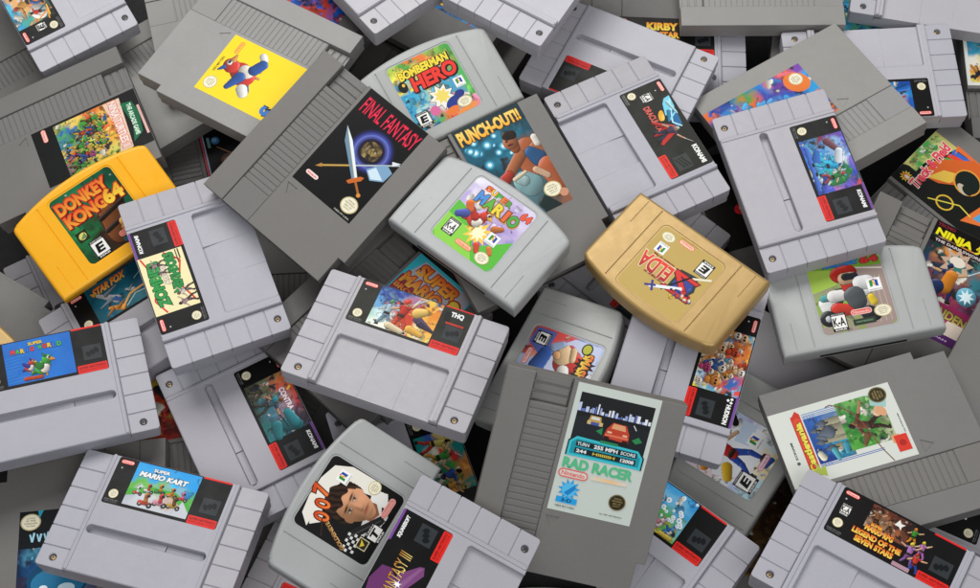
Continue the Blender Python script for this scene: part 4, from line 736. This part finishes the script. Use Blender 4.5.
def d_d41(p):
    p.rect(-13, -21, 43, 66.4, "17171a"); p.rect(-12.2, -21, -10.6, 66, "c84a58"); p.rect(-10.2, -21, -9.2, 66, "b8c8e0"); p.ell(0, 18, 3.6, 3.6, "4a8ac8"); p.ell(-.5, 18.6, 2, 2, "8ac0e8"); p.rect(-7, 12, -4.6, 22, "7aa8a0"); p.ell(8, -2, 7, 6, "6a4a3a"); p.ell(8, -3, 5, 4, "98806a"); p.ell(3, -14, 9, 7, "2a5a4a"); p.ell(-3, -16, 4, 5, "3a6ab8"); p.line([(0, 12), (10, 4), (20, 3)], 1, "a87a50")
def d_n58(p):
    p.rect(-13, -21, 43, 66.4, "12161a"); p.seal(35, -13, 6.2, 7.4); [p.line([(2+k*5, -5+(k % 2)), (3.4+k*5, 1.6)], 1.5, "a8dcec") or p.line([(3.4+k*5, 1.6), (5+k*5, -4)], 1.1, "a8dcec") for k in range(7)]; p.poly([(26, -21), (30, -21), (29, -15)], "2aa0b8"); p.art(-13, 6, 43, 66, ["c87a3a e08a40 8a5a4a 6a4a6a", "5a3a2a 8a5a38 6a3c2a 3a2a3a", "2a6aa0 3a90c0 1c4a7a 102a4a", "1a3a6a 2a6a9a 58a8c8 1a2a4a"], 9, 60)
    p.ell(14, 30, 22, 14, "16486a"); p.ell(14, 32, 19, 11, "2c78a0"); p.ell(8, 36, 6, 3.4, "cfe8f0"); p.ell(24, 35, 3, 2, "e8f4f8")

R_ = {}
# ------------------------------------------------------------------ the pile
POSES = {
 'dark63': ('N', (0.01108, -0.01677, 0.50760, 0.17837, 0.10186, -0.12425)),
 'red62': ('N', (0.01264, -0.02158, 0.27701, 0.19285, 0.09889, -0.10624)),
 'd43': ('N', (0.01535, 0.00873, 0.51536, -0.46492, 0.28324, -0.12275)),
 'd44': ('N', (0.01258, 0.01285, 2.18816, -0.42437, 0.27505, -0.10557)),
 'd45': ('S', (-0.00023, 0.00032, 0.50571, -0.32034, 0.06927, -0.13501)),
 'd41': ('N', (0.01695, 0.09019, 0.28642, -0.22860, 0.16889, -0.11713)),
 'n70': ('N', (-0.03468, -0.00565, -0.92367, -0.29639, 0.21735, -0.09238)),
 'n42': ('N', (-0.00105, 0.00282, -1.30545, -0.21779, 0.27325, -0.07432)),
 'd40': ('N', (0.10402, 0.06016, 1.64116, -0.13017, 0.08029, -0.11143)),
 'n38': ('N', (0.14022, -0.04472, -0.53771, -0.11549, -0.05592, -0.11088)),
 'ridg60': ('N', (0.02815, -0.01702, 1.28774, -0.16567, -0.14612, -0.10145)),
 'n59': ('N', (0.00204, -0.02772, 1.73504, -0.24490, -0.07618, -0.08380)),
 'brown': ('N', (0.00012, 0.00026, -0.42240, 0.18975, -0.15372, -0.13498)),
 'n53b': ('N', (0.00438, -0.01116, 0.27139, 0.30508, -0.04140, -0.10878)),
 's53': ('S', (0.02387, -0.00978, -0.60101, 0.21620, -0.03773, -0.09119)),
 'n25b': ('N', (-0.00176, -0.01256, -0.14779, 0.29882, 0.27606, -0.06812)),
 'n66': ('N', (0.02051, 0.03984, -0.50989, -0.04917, 0.24642, -0.10307)),
 'lab67': ('N', (-0.00588, -0.00749, -0.56524, -0.03466, 0.31424, -0.08268)),
 'blue68': ('N', (0.00805, 0.01624, -0.48693, -0.15242, 0.28351, -0.03547)),
 's13': ('S', (0.00070, 0.03473, -0.87482, -0.09873, 0.28816, 0.00540)),
 'kirby64': ('S', (0.01657, 0.00185, -0.04333, 0.14236, 0.22761, -0.06484)),
 'plain65': ('N', (-0.00237, -0.00432, -0.05321, 0.12997, 0.34049, -0.06618)),
 'redblk': ('S', (0.00265, -0.00385, 2.73171, -0.10381, -0.20281, -0.08342)),
 'n58': ('N', (-0.01544, -0.02560, 3.23376, -0.28869, -0.16439, -0.06648)),
 'n50': ('N', (0.11431, -0.00086, 1.56452, 0.45830, 0.22506, -0.06806)),
 's57': ('S', (0.00813, 0.00639, 1.13101, 0.37434, -0.13132, -0.09096)),
 's49b': ('S', (0.02352, -0.06348, 0.31897, 0.42570, -0.08739, -0.05082)),
 'n27': ('N', (0.03370, 0.05095, 1.04280, -0.41192, -0.00303, -0.08527)),
 'gold43': ('D', (0.03946, 0.06992, -0.47706, -0.40846, -0.02653, -0.03925)),
 'dgap': ('D', (-0.00001, 0.00002, -0.02038, 0.04009, -0.22339, -0.13500)),
 'starfox': ('S', (-0.00853, -0.13657, 0.56840, -0.26000, 0.00097, -0.06030)),
 's14': ('S', (0.15818, 0.06215, 2.12272, -0.36484, 0.29930, -0.04814)),
 'turt': ('N', (-0.04204, -0.13295, -1.13177, -0.33482, 0.14732, -0.04431)),
 'teal': ('S', (-0.00799, 0.01991, -1.23482, -0.05651, -0.12516, -0.06274)),
 'konami': ('S', (0.00206, -0.00534, -1.08383, -0.17641, -0.08574, -0.06309)),
 'smb2': ('N', (-0.00820, -0.00519, -0.75019, -0.08729, -0.01284, -0.04212)),
 'd52': ('S', (0.00716, -0.02474, -2.29092, 0.11422, 0.06022, -0.09058)),
 'smash': ('D', (-0.12957, -0.24425, -2.05378, 0.04934, -0.05320, -0.02846)),
 'party': ('D', (0.01198, -0.13532, 0.95371, 0.18161, -0.10135, -0.07060)),
 'yoshi': ('S', (0.11886, -0.25395, -0.68152, 0.10770, -0.17094, -0.04268)),
 'orange': ('S', (0.05408, -0.05358, -1.89626, 0.13821, -0.04864, -0.01438)),
 's11': ('S', (-0.01342, -0.02533, 2.67438, 0.10337, 0.20632, -0.03896)),
 'dk': ('D', (0.28243, 0.18309, 0.66838, -0.29374, 0.07216, -0.02535)),
 'green': ('S', (0.02890, 0.07339, 1.95774, -0.20975, 0.02239, -0.01720)),
 'track': ('N', (0.03631, -0.02281, 0.77784, 0.37286, 0.08545, -0.06411)),
 'ninja': ('N', (0.14323, 0.00663, -0.49112, 0.31540, 0.00484, -0.03789)),
 'n49': ('N', (0.07645, -0.04720, 2.55879, 0.39028, -0.05776, -0.02338)),
 'castl': ('N', (-0.07690, -0.13681, 1.82103, 0.26968, -0.11672, -0.01139)),
 's24': ('S', (-0.01363, -0.05130, -3.11533, 0.30800, 0.20640, -0.04706)),
 'nes26': ('N', (0.01592, -0.01459, 1.56627, 0.22327, 0.31098, -0.04207)),
 's25': ('S', (0.07469, -0.05593, -0.21981, 0.37295, 0.29849, -0.04431)),
 's12': ('S', (-0.01660, 0.03470, 1.03301, 0.03457, 0.27108, 0.01276)),
 'mario3': ('N', (-0.02984, -0.02386, -2.09771, -0.18597, 0.19431, -0.00596)),
 'punch': ('N', (0.11046, 0.03398, 0.48880, 0.01283, 0.07330, -0.00766)),
 'dracx': ('S', (-0.03563, -0.05043, -1.13070, 0.11066, 0.12335, -0.01527)),
 'bomb': ('D', (0.16460, 0.08780, 0.51173, -0.04347, 0.16477, 0.00153)),
 'ff': ('N', (0.20313, -0.07427, -0.71692, -0.11918, 0.09208, 0.01310)),
 'sm64': ('D', (0.02715, -0.06628, -0.68044, -0.00388, 0.03979, 0.01440)),
 'gold': ('D', (-0.03006, -0.08595, 2.41770, 0.12896, 0.00377, 0.01066)),
 'gaunt': ('N', (-0.09853, -0.20096, 2.05067, 0.24781, 0.15623, -0.02458)),
 'mk64': ('D', (0.00213, -0.14068, 0.14612, 0.26263, -0.00136, -0.01632)),
 'contra': ('S', (-0.01719, -0.14410, -1.34136, 0.22857, 0.08654, -0.00338)),
 'smw': ('S', (-0.02720, 0.13198, 0.29048, -0.31250, -0.07126, -0.02972)),
 'mkart': ('S', (-0.16201, -0.00390, -0.25723, -0.22949, -0.16932, -0.03525)),
 'thq': ('S', (-0.12560, 0.01423, -0.35749, -0.06522, -0.05213, 0.00196)),
 'rad': ('N', (0.58214, 0.01485, -0.23025, 0.05475, -0.13866, 0.01476)),
 'bond': ('D', (0.10071, 0.25113, 1.06132, -0.09641, -0.16087, -0.00470)),
 'joy': ('S', (-0.00120, 0.22100, 1.10986, -0.03870, -0.22730, 0.02486)),
 'rpg': ('S', (-0.16798, -0.01273, -0.56185, 0.24648, -0.21142, 0.01566)),
}
ARTS = dict(
 thq=["3a5fb0 2a3f90 8a88b0 e8c850 2c3c80", "5a9ad0 88b8d8 d04030 f0b040 e08a30", "a8d0c0 d0e8e8 c84028 e8d0a0 f0a840", "e0f0e0 f4f0e0 d86a38 f8e0a0 f4d060"],
 mkart=["2aa0e8 2aa0e8 2aa0e8 2aa0e8", "38a8ea 38a8ea 3aa8e8 2aa0e8", "68b848 78c058 88b8c8 58b048", "b8bcc4 d0d4d8 c8a890 b8bcc4", "c0c4cc c8ccd2 c8ccd2 c0c4cc"],
 smw=["1f6ac0 1f70c8 1f6ac0", "1f6cc4 2274cc 1f6cc4"], konami=["c89858 d85a38 c83a3a 3a2a3a 2a2030", "b8905a c06a48 8a7a88 5a4a60 2a4a5a", "6a6a4a 5a7a6a 3a6a7a 3a6a7a 2a5a6a", "4a4a34 2a3a34 2a4a44 2a6a68 2a7a78"],
 contra=["5a58b8 4a5ac0 7a6ac8 3a4ab0 c04a58", "6a4aa0 8ab0d8 d8e4ec 2a7a4a 6a5ac0", "7a3a48 4a90d0 3ac0e0 2a8a4a b06ab8", "4a78a0 58a8c8 2aa8d8 c8d8c0 4a5ac0", "3a68c0 3a5ac8 3a78d0 2a4ab8 3a50b8"],
 s14=["3aa0c8 58b8d8 3a8ab8 c87a40", "48a8a0 e8b070 d8a060 3a6ab0", "3a9a70 e07a40 e8c890 c83a30", "2a2a2a 3a7a6a d89048 1a1a1a"], starfox=["144a5a 185a6e 185a70 12485c", "16586c 1c6478 1f6a80 165068", "2a5a60 1c5a70 3a7a88 1a5a74"],
 orange=["48b8d8 e8a040 d8502c 58a8c8 e84a38 58b0e0", "e8c050 d86a38 e89048 c8402c 3a68b0 e86a48", "3a90b8 a85a34 e8a068 e8783a d85a3c 48a8d0", "38b0b8 e8b848 b86a3a d8904a 3a48a0 e8d848", "88c8e0 e8d050 a8c8d0 e8c848 b8d8e8 f0d838"],
 yoshi=["2a8ad0 3a9ad8 48a8e0 3a98d8", "3a98d8 58b0e0 78c0e8 4aa8dc", "48a848 3a9a3a 58b058 78b8c8", "e8c040 d8b038 e8d048 58a83a"],
 teal=["187a7a 1c8a84 d88a40 2a8a80", "d8c868 c83a34 48a048 e8a848", "3a5aa8 e8e0c8 2a7a58 c84a34", "1a8a82 1f9088 1a7a78 e8a050"],
 joy=None, kirby64=None, s24=["1f5aa8 2a70c0 3a90d8 2a60b0", "1f60b8 d84a38 e8f0f4 2a78c8", "2a80c8 58b0e0 2a68b8 d85a40", "1a4a98 2a78c0 3a98d8 58a858"],
 bomb=["a8c850 58a848 e87a3a 88b850 48a048", "e8d850 e8c048 58b0a0 e87a48 58a850", "3a9ac8 48b0d0 a8c8b0 48a0c0 58b060", "48a8c8 3a88b8 e8e0d8 5a98c0 68b858", "3aa0c8 58a868 e85a40 e89048 e880a0"],
 sm64=["e8e4ec d8d0e4 c8b8dc d8d0e8", "b8a8d8 c8b8dc b8a0d4 c8b8dc", "48a838 9a88c8 8a80c0 b0a0d0", "68b83a 58b038 48a838 58b040"],
 smash=["a8b4d8 c0c8e0 d8dce8", "8a98c8 d85040 98a8d4", "d8504a e8c498 d8402c", "b84848 a8b8d8 3a6a48"], party=["f0e8f4 e0d0ec f0e0a8", "f0d8d8 f4f0f0 c8d8f0", "f4f4f4 f0e8f0 c0b8e0", "c8d0f0 f4ecd0 e8f4f4", "b8e0e8 f0dca8 f0f4f4"],
 mk64=["88b040 98b848", "a09088 8a9a58"], gaunt=["2a58b8 3a6ac8 2a9ad0 8a4ab0 e8702c", "4a3aa0 2a78d0 e8783a 48b0e0 2a50b0", "7a3a9a 3a60c8 3aa0d8 e86a30 3a9a4a", "e86a2c 5a3aa0 48a8e0 3a48a8 2a7ac8", "2a9a48 e87a38 2a58b8 6a3a98 e86a34", "e8742c 3a58b8 2a9ad8 3aa0e0 7a48a8"],
 punch=["183a44 1c4450 16323a", "1c5a70 2a7890 1f4a58", "12404e 1a5a6e 7a4a34", "10303a 4a5a58 a85a38", "0e2a34 2a4a4c 8a5a44"], ninja=["1a4a44 c8a890 1f5a50", "1c3a38 d88a3a 2a6a6a", "2a3a5a 8a5a48 3a7a88", "7a2448 8a3050 5a2a48", "b8406a e8b8a0 7a3a7a", "4a2a6a 5a3078 3a2058"],
 d43=["1f5aa8 c83a48 2a68b8", "c8384a 2a5ab0 3a88c8", "2a70b8 1f4a98 b83048", "3a3a8a 2a8aa8 48a058"], lab67=["1f78c0 2a88c8 c83a30", "2a80c0 1c68b0 48a0d0"], blue68=["1a5ac8 1f68d0 1a58c0", "1c60c8 d84a38 1f6ad0"], n59=["4a1410 8a2418 5a1a14", "a82a1c c8902c 6a1c14", "5a1814 b83020 d8a838"], brown=["3a2418 2a1a12 4a3020", "6a4a28 3a2618 5a3c22", "2a1c14 7a5a30 4a3220"], red62=["a8181c b81c20 2a1010", "c82024 1a1012 981418"], n25b=["1f78b8 3aa0d0 e8f0f0", "2a90c8 58a858 1f68a8"], track=None)
def P_(*a, **k): return ('S', a, k)
# key: (shell, plastic, screw, label mesh or None, description)
def sn(key, seed, **k): return lambda: snes_print(ARTS.get(key), seed, **k)
def ne(key, seed, **k): return lambda: nes_print(ARTS.get(key), seed, **k)
def nf(key, seed, **k): return lambda: n64_print(ARTS.get(key), seed, **k)
T = dict(
 thq=('Sl', 'S', sn('thq', 3, pub="THQ", dark="26261f", draw=d_thq, n=90), "grey cartridge with wide finger recess whose black label shows warriors at sunset"),
 mkart=('Se', 'S', sn('mkart', 4, draw=d_mkart, n=10), "grey cartridge at lower left with blue sky racing picture on its black label"),
 smw=('Se', 'S', sn('smw', 5, draw=d_smw, n=0), "grey cartridge at left edge whose label has plain blue picture beside black block"),
 green=('Sl', 'S', sn('green', 6, pub="KONAMI", purple=True, draw=d_zombies), "grey cartridge lying over yellow one, cream picture with dripping green lettering"),
 dracx=('Sl', 'S', sn(None, 7, draw=d_dracx), "grey cartridge right of boxing one, black label with red and cyan figures"),
 contra=('Se', 'S', sn('contra', 8, pub="KONAMI", purple=True, n=110, big=.7, draw=lambda p: p.shapes([(-22, 30, -12, 36, 3, 2, "7a4a58"), (-12, 36, -2, 32, 2.6, 3, "e0e8f0"), (-16, 20, -4, 16, 2, 3.4, "3a70c8"), (-4, 16, 8, 20, 3, 2, "58a8d8"), (8, 20, 17, 14, 2.4, 1.2, "3a58b8"), (6, 38, 12, 30, 2, 3, "2a8a4a"), (12, 30, 14, 22, 2.8, 1.4, "2a8a4a"), (-20, 14, 16, 12, 1.6, 1.6, "4a78d8")]+man(-3, 14, 21, "58c8e8", "2aa8d8", "3ac0e0", "1a6a9a", lean=.25, la=(-.45, .7), ra=(.45, .95))+man(9, 16, 18, "d8c0a0", "3a8a4a", "b04a58", "c84a50", lean=-.2, f=-1, blade=(-.3, .3)), seed=4)), "grey cartridge at upper right with finger slot and blue wave picture label"),
 s11=('Se', 'Sl', sn(None, 9, dark="252622"), "grey cartridge turned upside down behind black label with red and cyan figures"),
 rpg=('Sl', 'S', sn('rpg', 10, esrb="K-A", draw=d_rpg), "grey cartridge at bottom right with orange lettering on black label"),
 joy=('Sl', 'S', sn(None, 11, pub="SQUARESOFT", purple=True, draw=d_joy), "grey cartridge lying across portrait cartridge, gold lettering over purple shape"),
 konami=('Se', 'S', sn('konami', 12, pub="KONAMI", purple=True, draw=d_konami, n=110, big=.9), "grey cartridge between two others, dark teal battle picture and slot facing left"),
 starfox=('Se', 'S', sn('starfox', 13, draw=d_starfox, n=14), "grey cartridge mostly hidden under yellow one, teal label with orange slanted lettering"),
 orange=('Se', 'S', sn('orange', 14, pub="HUDSON", purple=True, draw=d_hudson, n=150, big=.8), "grey cartridge half under gold one with crowded orange and blue cartoon label"),
 yoshi=('Sl', 'S', sn('yoshi', 15, draw=d_yoshi, n=40), "grey cartridge with sky blue and green meadow label at bottom right of centre"),
 teal=('Se', 'S', sn('teal', 16, n=30, dark="141414", draw=lambda p: p.shapes(man(-21, 11, 24, "d8b080", "d8c868", "c83a34", "2a1a12", lean=.2, blade=(.3, .3))+man(-8, 12, 23, "e0c090", "48a048", "e8a848", "c83a34", lean=-.1, f=-1)+man(6, 11, 25, "d8a070", "3a5aa8", "e8e0c8", "2a1a12", ra=(.5, .8))+man(14, 13, 20, "d8a070", "e8a848", "1a6a68", "c8b090"), seed=3)), "grey cartridge under sunset one showing one screw and teal picture corner"),
 s14=('Sl', 'Sl', sn('s14', 17, draw=d_s14, n=90), "pale grey cartridge at top left corner with black fight picture label"),
 s12=('Sl', 'Sl', None, "pale grey cartridge cut by top edge at centre, bright screw at its corner"),
 s13=('Se', 'Sl', None, "pale grey cartridge cut by top edge just right of yellow label cartridge"),
 s24=('Sl', 'Sl', sn('s24', 18, n=40, draw=lambda p: p.shapes([(-20, 34, -10, 30, 1.4, 3, 'e8f0f4'), (-12, 31, -22, 24, 2, .6, 'd84a38'), (-12, 31, -6, 38, 2, .6, 'd84a38'), (-24, 16, -16, 18, 3, 2, '2a70c8'), (-8, 20, 4, 16, 2.4, 3.4, '58b0e0')], seed=2)), "pale grey cartridge upside down at top right with small blue picture"),
 s25=('Sl', 'Sl', None, "pale grey cartridge in the top right corner cut by frame"),
 kirby64=('Se', 'S', sn(None, 19, draw=d_kirby), "grey cartridge near the top edge with yellow lettering on black label"),
 d52=('Se', 'Sd', sn('teal', 20, n=90, dark="15282c"), "grey cartridge in shadow beneath gold one, teal label corner showing"),
 redblk=('Se', 'Sd', sn(None, 21, dark="8a1c1c"), "grey cartridge at bottom edge beneath portrait cartridge with red label corner"),
 s57=('Se', 'Sd', sn(None, 22, draw=d_s57), "grey cartridge at right edge under white label one, black and white label corner"),
 s49b=('Se', 'S', None, "grey cartridge corner at right edge above white label cartridge"),
 s53=('Se', 'Sd', None, "grey cartridge in deep shadow below go-kart picture cartridge"),
 d45=('Se', 'Sd', None, "grey cartridge in shadow at left edge under yellow one"),
 ff=('N', 'N', ne(None, 1, draw=d_nes_ff), "dark grey ridged cartridge with black label showing sword, axe and glowing orb"),
 mario3=('N', 'Nl', ne(None, 2, draw=d_nes_mario3), "pale grey ridged cartridge with plain bright yellow label"),
 punch=('N', 'N', ne('punch', 3, draw=d_nes_punch, n=30), "dark grey ridged cartridge with boxing picture under yellow lettering"),
 castl=('N', 'N', ne(None, 4, draw=d_nes_castl), "dark grey ridged cartridge with off white label, red ribbon and blue castle picture"),
 rad=('N', 'N', ne(None, 5, draw=d_nes_rad), "dark grey ridged cartridge with white label showing a red race car"),
 turt=('N', 'N', ne(None, 6, draw=d_nes_turt), "dark grey ridged cartridge at left edge with crowded orange and green label"),
 gaunt=('Nf', 'Nl', ne('gaunt', 7, draw=d_nes_gaunt), "pale grey ridged cartridge with blue and orange space label at upper right"),
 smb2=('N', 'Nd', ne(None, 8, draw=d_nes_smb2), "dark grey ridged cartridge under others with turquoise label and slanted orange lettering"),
 ninja=('N', 'N', ne('ninja', 9, draw=d_nes_ninja, n=120), "ridged cartridge at right edge with yellow lettering on black and magenta label"),
 track=('N', 'N', ne(None, 10, draw=d_nes_track), "ridged cartridge at right edge with black label, sprinter head and rainbow stripes"),
 n58=('N', 'N', ne(None, 11, draw=d_n58), "dark grey ridged cartridge in bottom left corner with dark label and blue orb"),
 n50=('N', 'N', ne(None, 12, draw=d_n50), "ridged cartridge in top right with white bordered striped label"),
 nes26=('N', 'Nl', None, "pale grey ridged cartridge lying sideways along top edge"),
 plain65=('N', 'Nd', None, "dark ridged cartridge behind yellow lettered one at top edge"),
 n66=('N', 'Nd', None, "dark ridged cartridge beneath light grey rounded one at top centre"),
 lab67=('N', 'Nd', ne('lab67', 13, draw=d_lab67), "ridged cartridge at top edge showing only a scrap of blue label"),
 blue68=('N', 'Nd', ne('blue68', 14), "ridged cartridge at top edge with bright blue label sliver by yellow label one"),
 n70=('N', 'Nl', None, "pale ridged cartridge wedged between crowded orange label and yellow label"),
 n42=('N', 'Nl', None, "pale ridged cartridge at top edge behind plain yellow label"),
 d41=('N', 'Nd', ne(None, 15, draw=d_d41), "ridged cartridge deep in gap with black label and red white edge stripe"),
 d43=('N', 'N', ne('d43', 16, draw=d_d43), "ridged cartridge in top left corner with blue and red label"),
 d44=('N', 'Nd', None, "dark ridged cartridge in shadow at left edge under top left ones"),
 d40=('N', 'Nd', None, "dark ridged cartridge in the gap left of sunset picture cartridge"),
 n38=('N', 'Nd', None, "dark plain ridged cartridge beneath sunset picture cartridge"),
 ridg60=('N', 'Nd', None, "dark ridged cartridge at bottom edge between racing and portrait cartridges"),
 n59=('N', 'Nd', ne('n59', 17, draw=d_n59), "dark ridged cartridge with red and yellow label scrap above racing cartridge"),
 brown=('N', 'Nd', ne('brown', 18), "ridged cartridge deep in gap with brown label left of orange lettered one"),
 n53b=('N', 'N', None, "grey ridged cartridge hidden behind white label cartridge with red ribbon"),
 n25b=('N', 'N', ne('n25b', 19), "ridged cartridge with blue white label scrap under top right corner ones"),
 n49=('N', 'N', None, "dark grey plain ridged cartridge at right edge covering magenta label"),
 n27=('N', 'N', None, "grey plain ridged cartridge at left edge below yellow one"),
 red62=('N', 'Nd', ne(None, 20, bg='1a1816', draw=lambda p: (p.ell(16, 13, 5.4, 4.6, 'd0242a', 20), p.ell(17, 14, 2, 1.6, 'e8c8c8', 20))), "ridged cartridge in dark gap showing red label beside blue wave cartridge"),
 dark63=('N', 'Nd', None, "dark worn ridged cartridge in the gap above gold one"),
 bomb=('D', 'D', nf('bomb', 1, draw=d_bomb, n=110), "light grey rounded cartridge at top centre with green and yellow comic label"),
 sm64=('D', 'D', nf('sm64', 2, draw=d_sm64, n=20), "light grey rounded cartridge at centre with lilac and green label"),
 mk64=('D', 'D', nf('mk64', 3, draw=d_mk64, n=20), "light grey rounded cartridge at right with go-kart race picture"),
 gold=('D', 'G', nf(None, 4, bg="c0a45c", draw=d_gold), "gold rounded cartridge with red lettering turned upside down"),
 bond=('D', 'D', nf(None, 5, draw=d_bond), "light grey rounded cartridge with portrait of a man in white dinner jacket"),
 smash=('D', 'D', nf('smash', 6, draw=d_smash, n=50), "light grey rounded cartridge behind race car one, cartoon label turned sideways"),
 party=('D', 'D', nf('party', 7, draw=d_party, n=90), "light grey rounded cartridge with colourful party label under white label one"),
 dk=('D', 'Y', nf(None, 8, draw=d_dk), "bright yellow rounded cartridge with jungle green label"),
 gold43=('D', 'G', None, "gold rounded cartridge edge peeking out at left edge"),
 dgap=('D', 'D', None, "light grey rounded cartridge at bottom edge under race car one"),
)
GROUP = {'S': "wide grey cartridges with grooved side grips", 'N': "tall grey cartridges with a ridged grip", 'D': "rounded cartridges with a curved top"}
NAME = {'S': "wide_game_cartridge", 'N': "ridged_game_cartridge", 'D': "rounded_game_cartridge"}
def part(name, me, root, mat=None):
    o = bpy.data.objects.new(name, me); COL.objects.link(o); o.parent = root
    if mat: o.material_slots[0].link = 'OBJECT'; o.material_slots[0].material = mat
    return o
protos = {}
def copy_shell(sh, root, mat, screw):
    """first of a kind is built, the next ones are copies of it and of each of its parts"""
    for key, me in KIND[sh].items():
        nm = me.name.split('.')[0]
        if (sh, key) not in protos: o = part(nm, me, root); protos[sh, key] = o
        else: o = protos[sh, key].copy(); COL.objects.link(o); o.parent = root
        if nm not in ("connector_slot", "screw"): o.material_slots[0].link = 'OBJECT'; o.material_slots[0].material = mat
        elif nm == "screw": o.material_slots[0].link = 'OBJECT'; o.material_slots[0].material = screw
def rodrigues(a, b):
    v = Vector((a, b, 0)); return Matrix.Rotation(v.length, 4, v.normalized()) if v.length > 1e-9 else Matrix.Identity(4)
rs0 = random.Random(3)
for key, (t, p) in POSES.items():
    sh, tone, lab, desc = T[key]
    root = bpy.data.objects.new(NAME[t], None); COL.objects.link(root); root.empty_display_size = 0.02
    root.matrix_world = Matrix.Translation((p[3], p[4], p[5]+LIFT)) @ rodrigues(p[0], p[1]) @ Matrix.Rotation(p[2], 4, 'Z')
    root["label"] = desc; root["category"] = "game cartridge"; root["group"] = GROUP[t]
    copy_shell(sh, root, M[tone], M['steel'] if rs0.random() < .6 else M['steeld'])
    if lab: part("label", lab(), root)

# ------------------------------------------------------------------ the table under the pile
me = bpy.data.meshes.new("table_top"); h = 3.0
me.from_pydata([(-h, -h, 0), (h, -h, 0), (h, h, 0), (-h, h, 0)], [], [(0, 1, 2, 3)]); me.materials.append(M['table'])
o = bpy.data.objects.new("table_top", me); COL.objects.link(o); o["kind"] = "structure"; o["label"] = "black table top under the pile of cartridges"
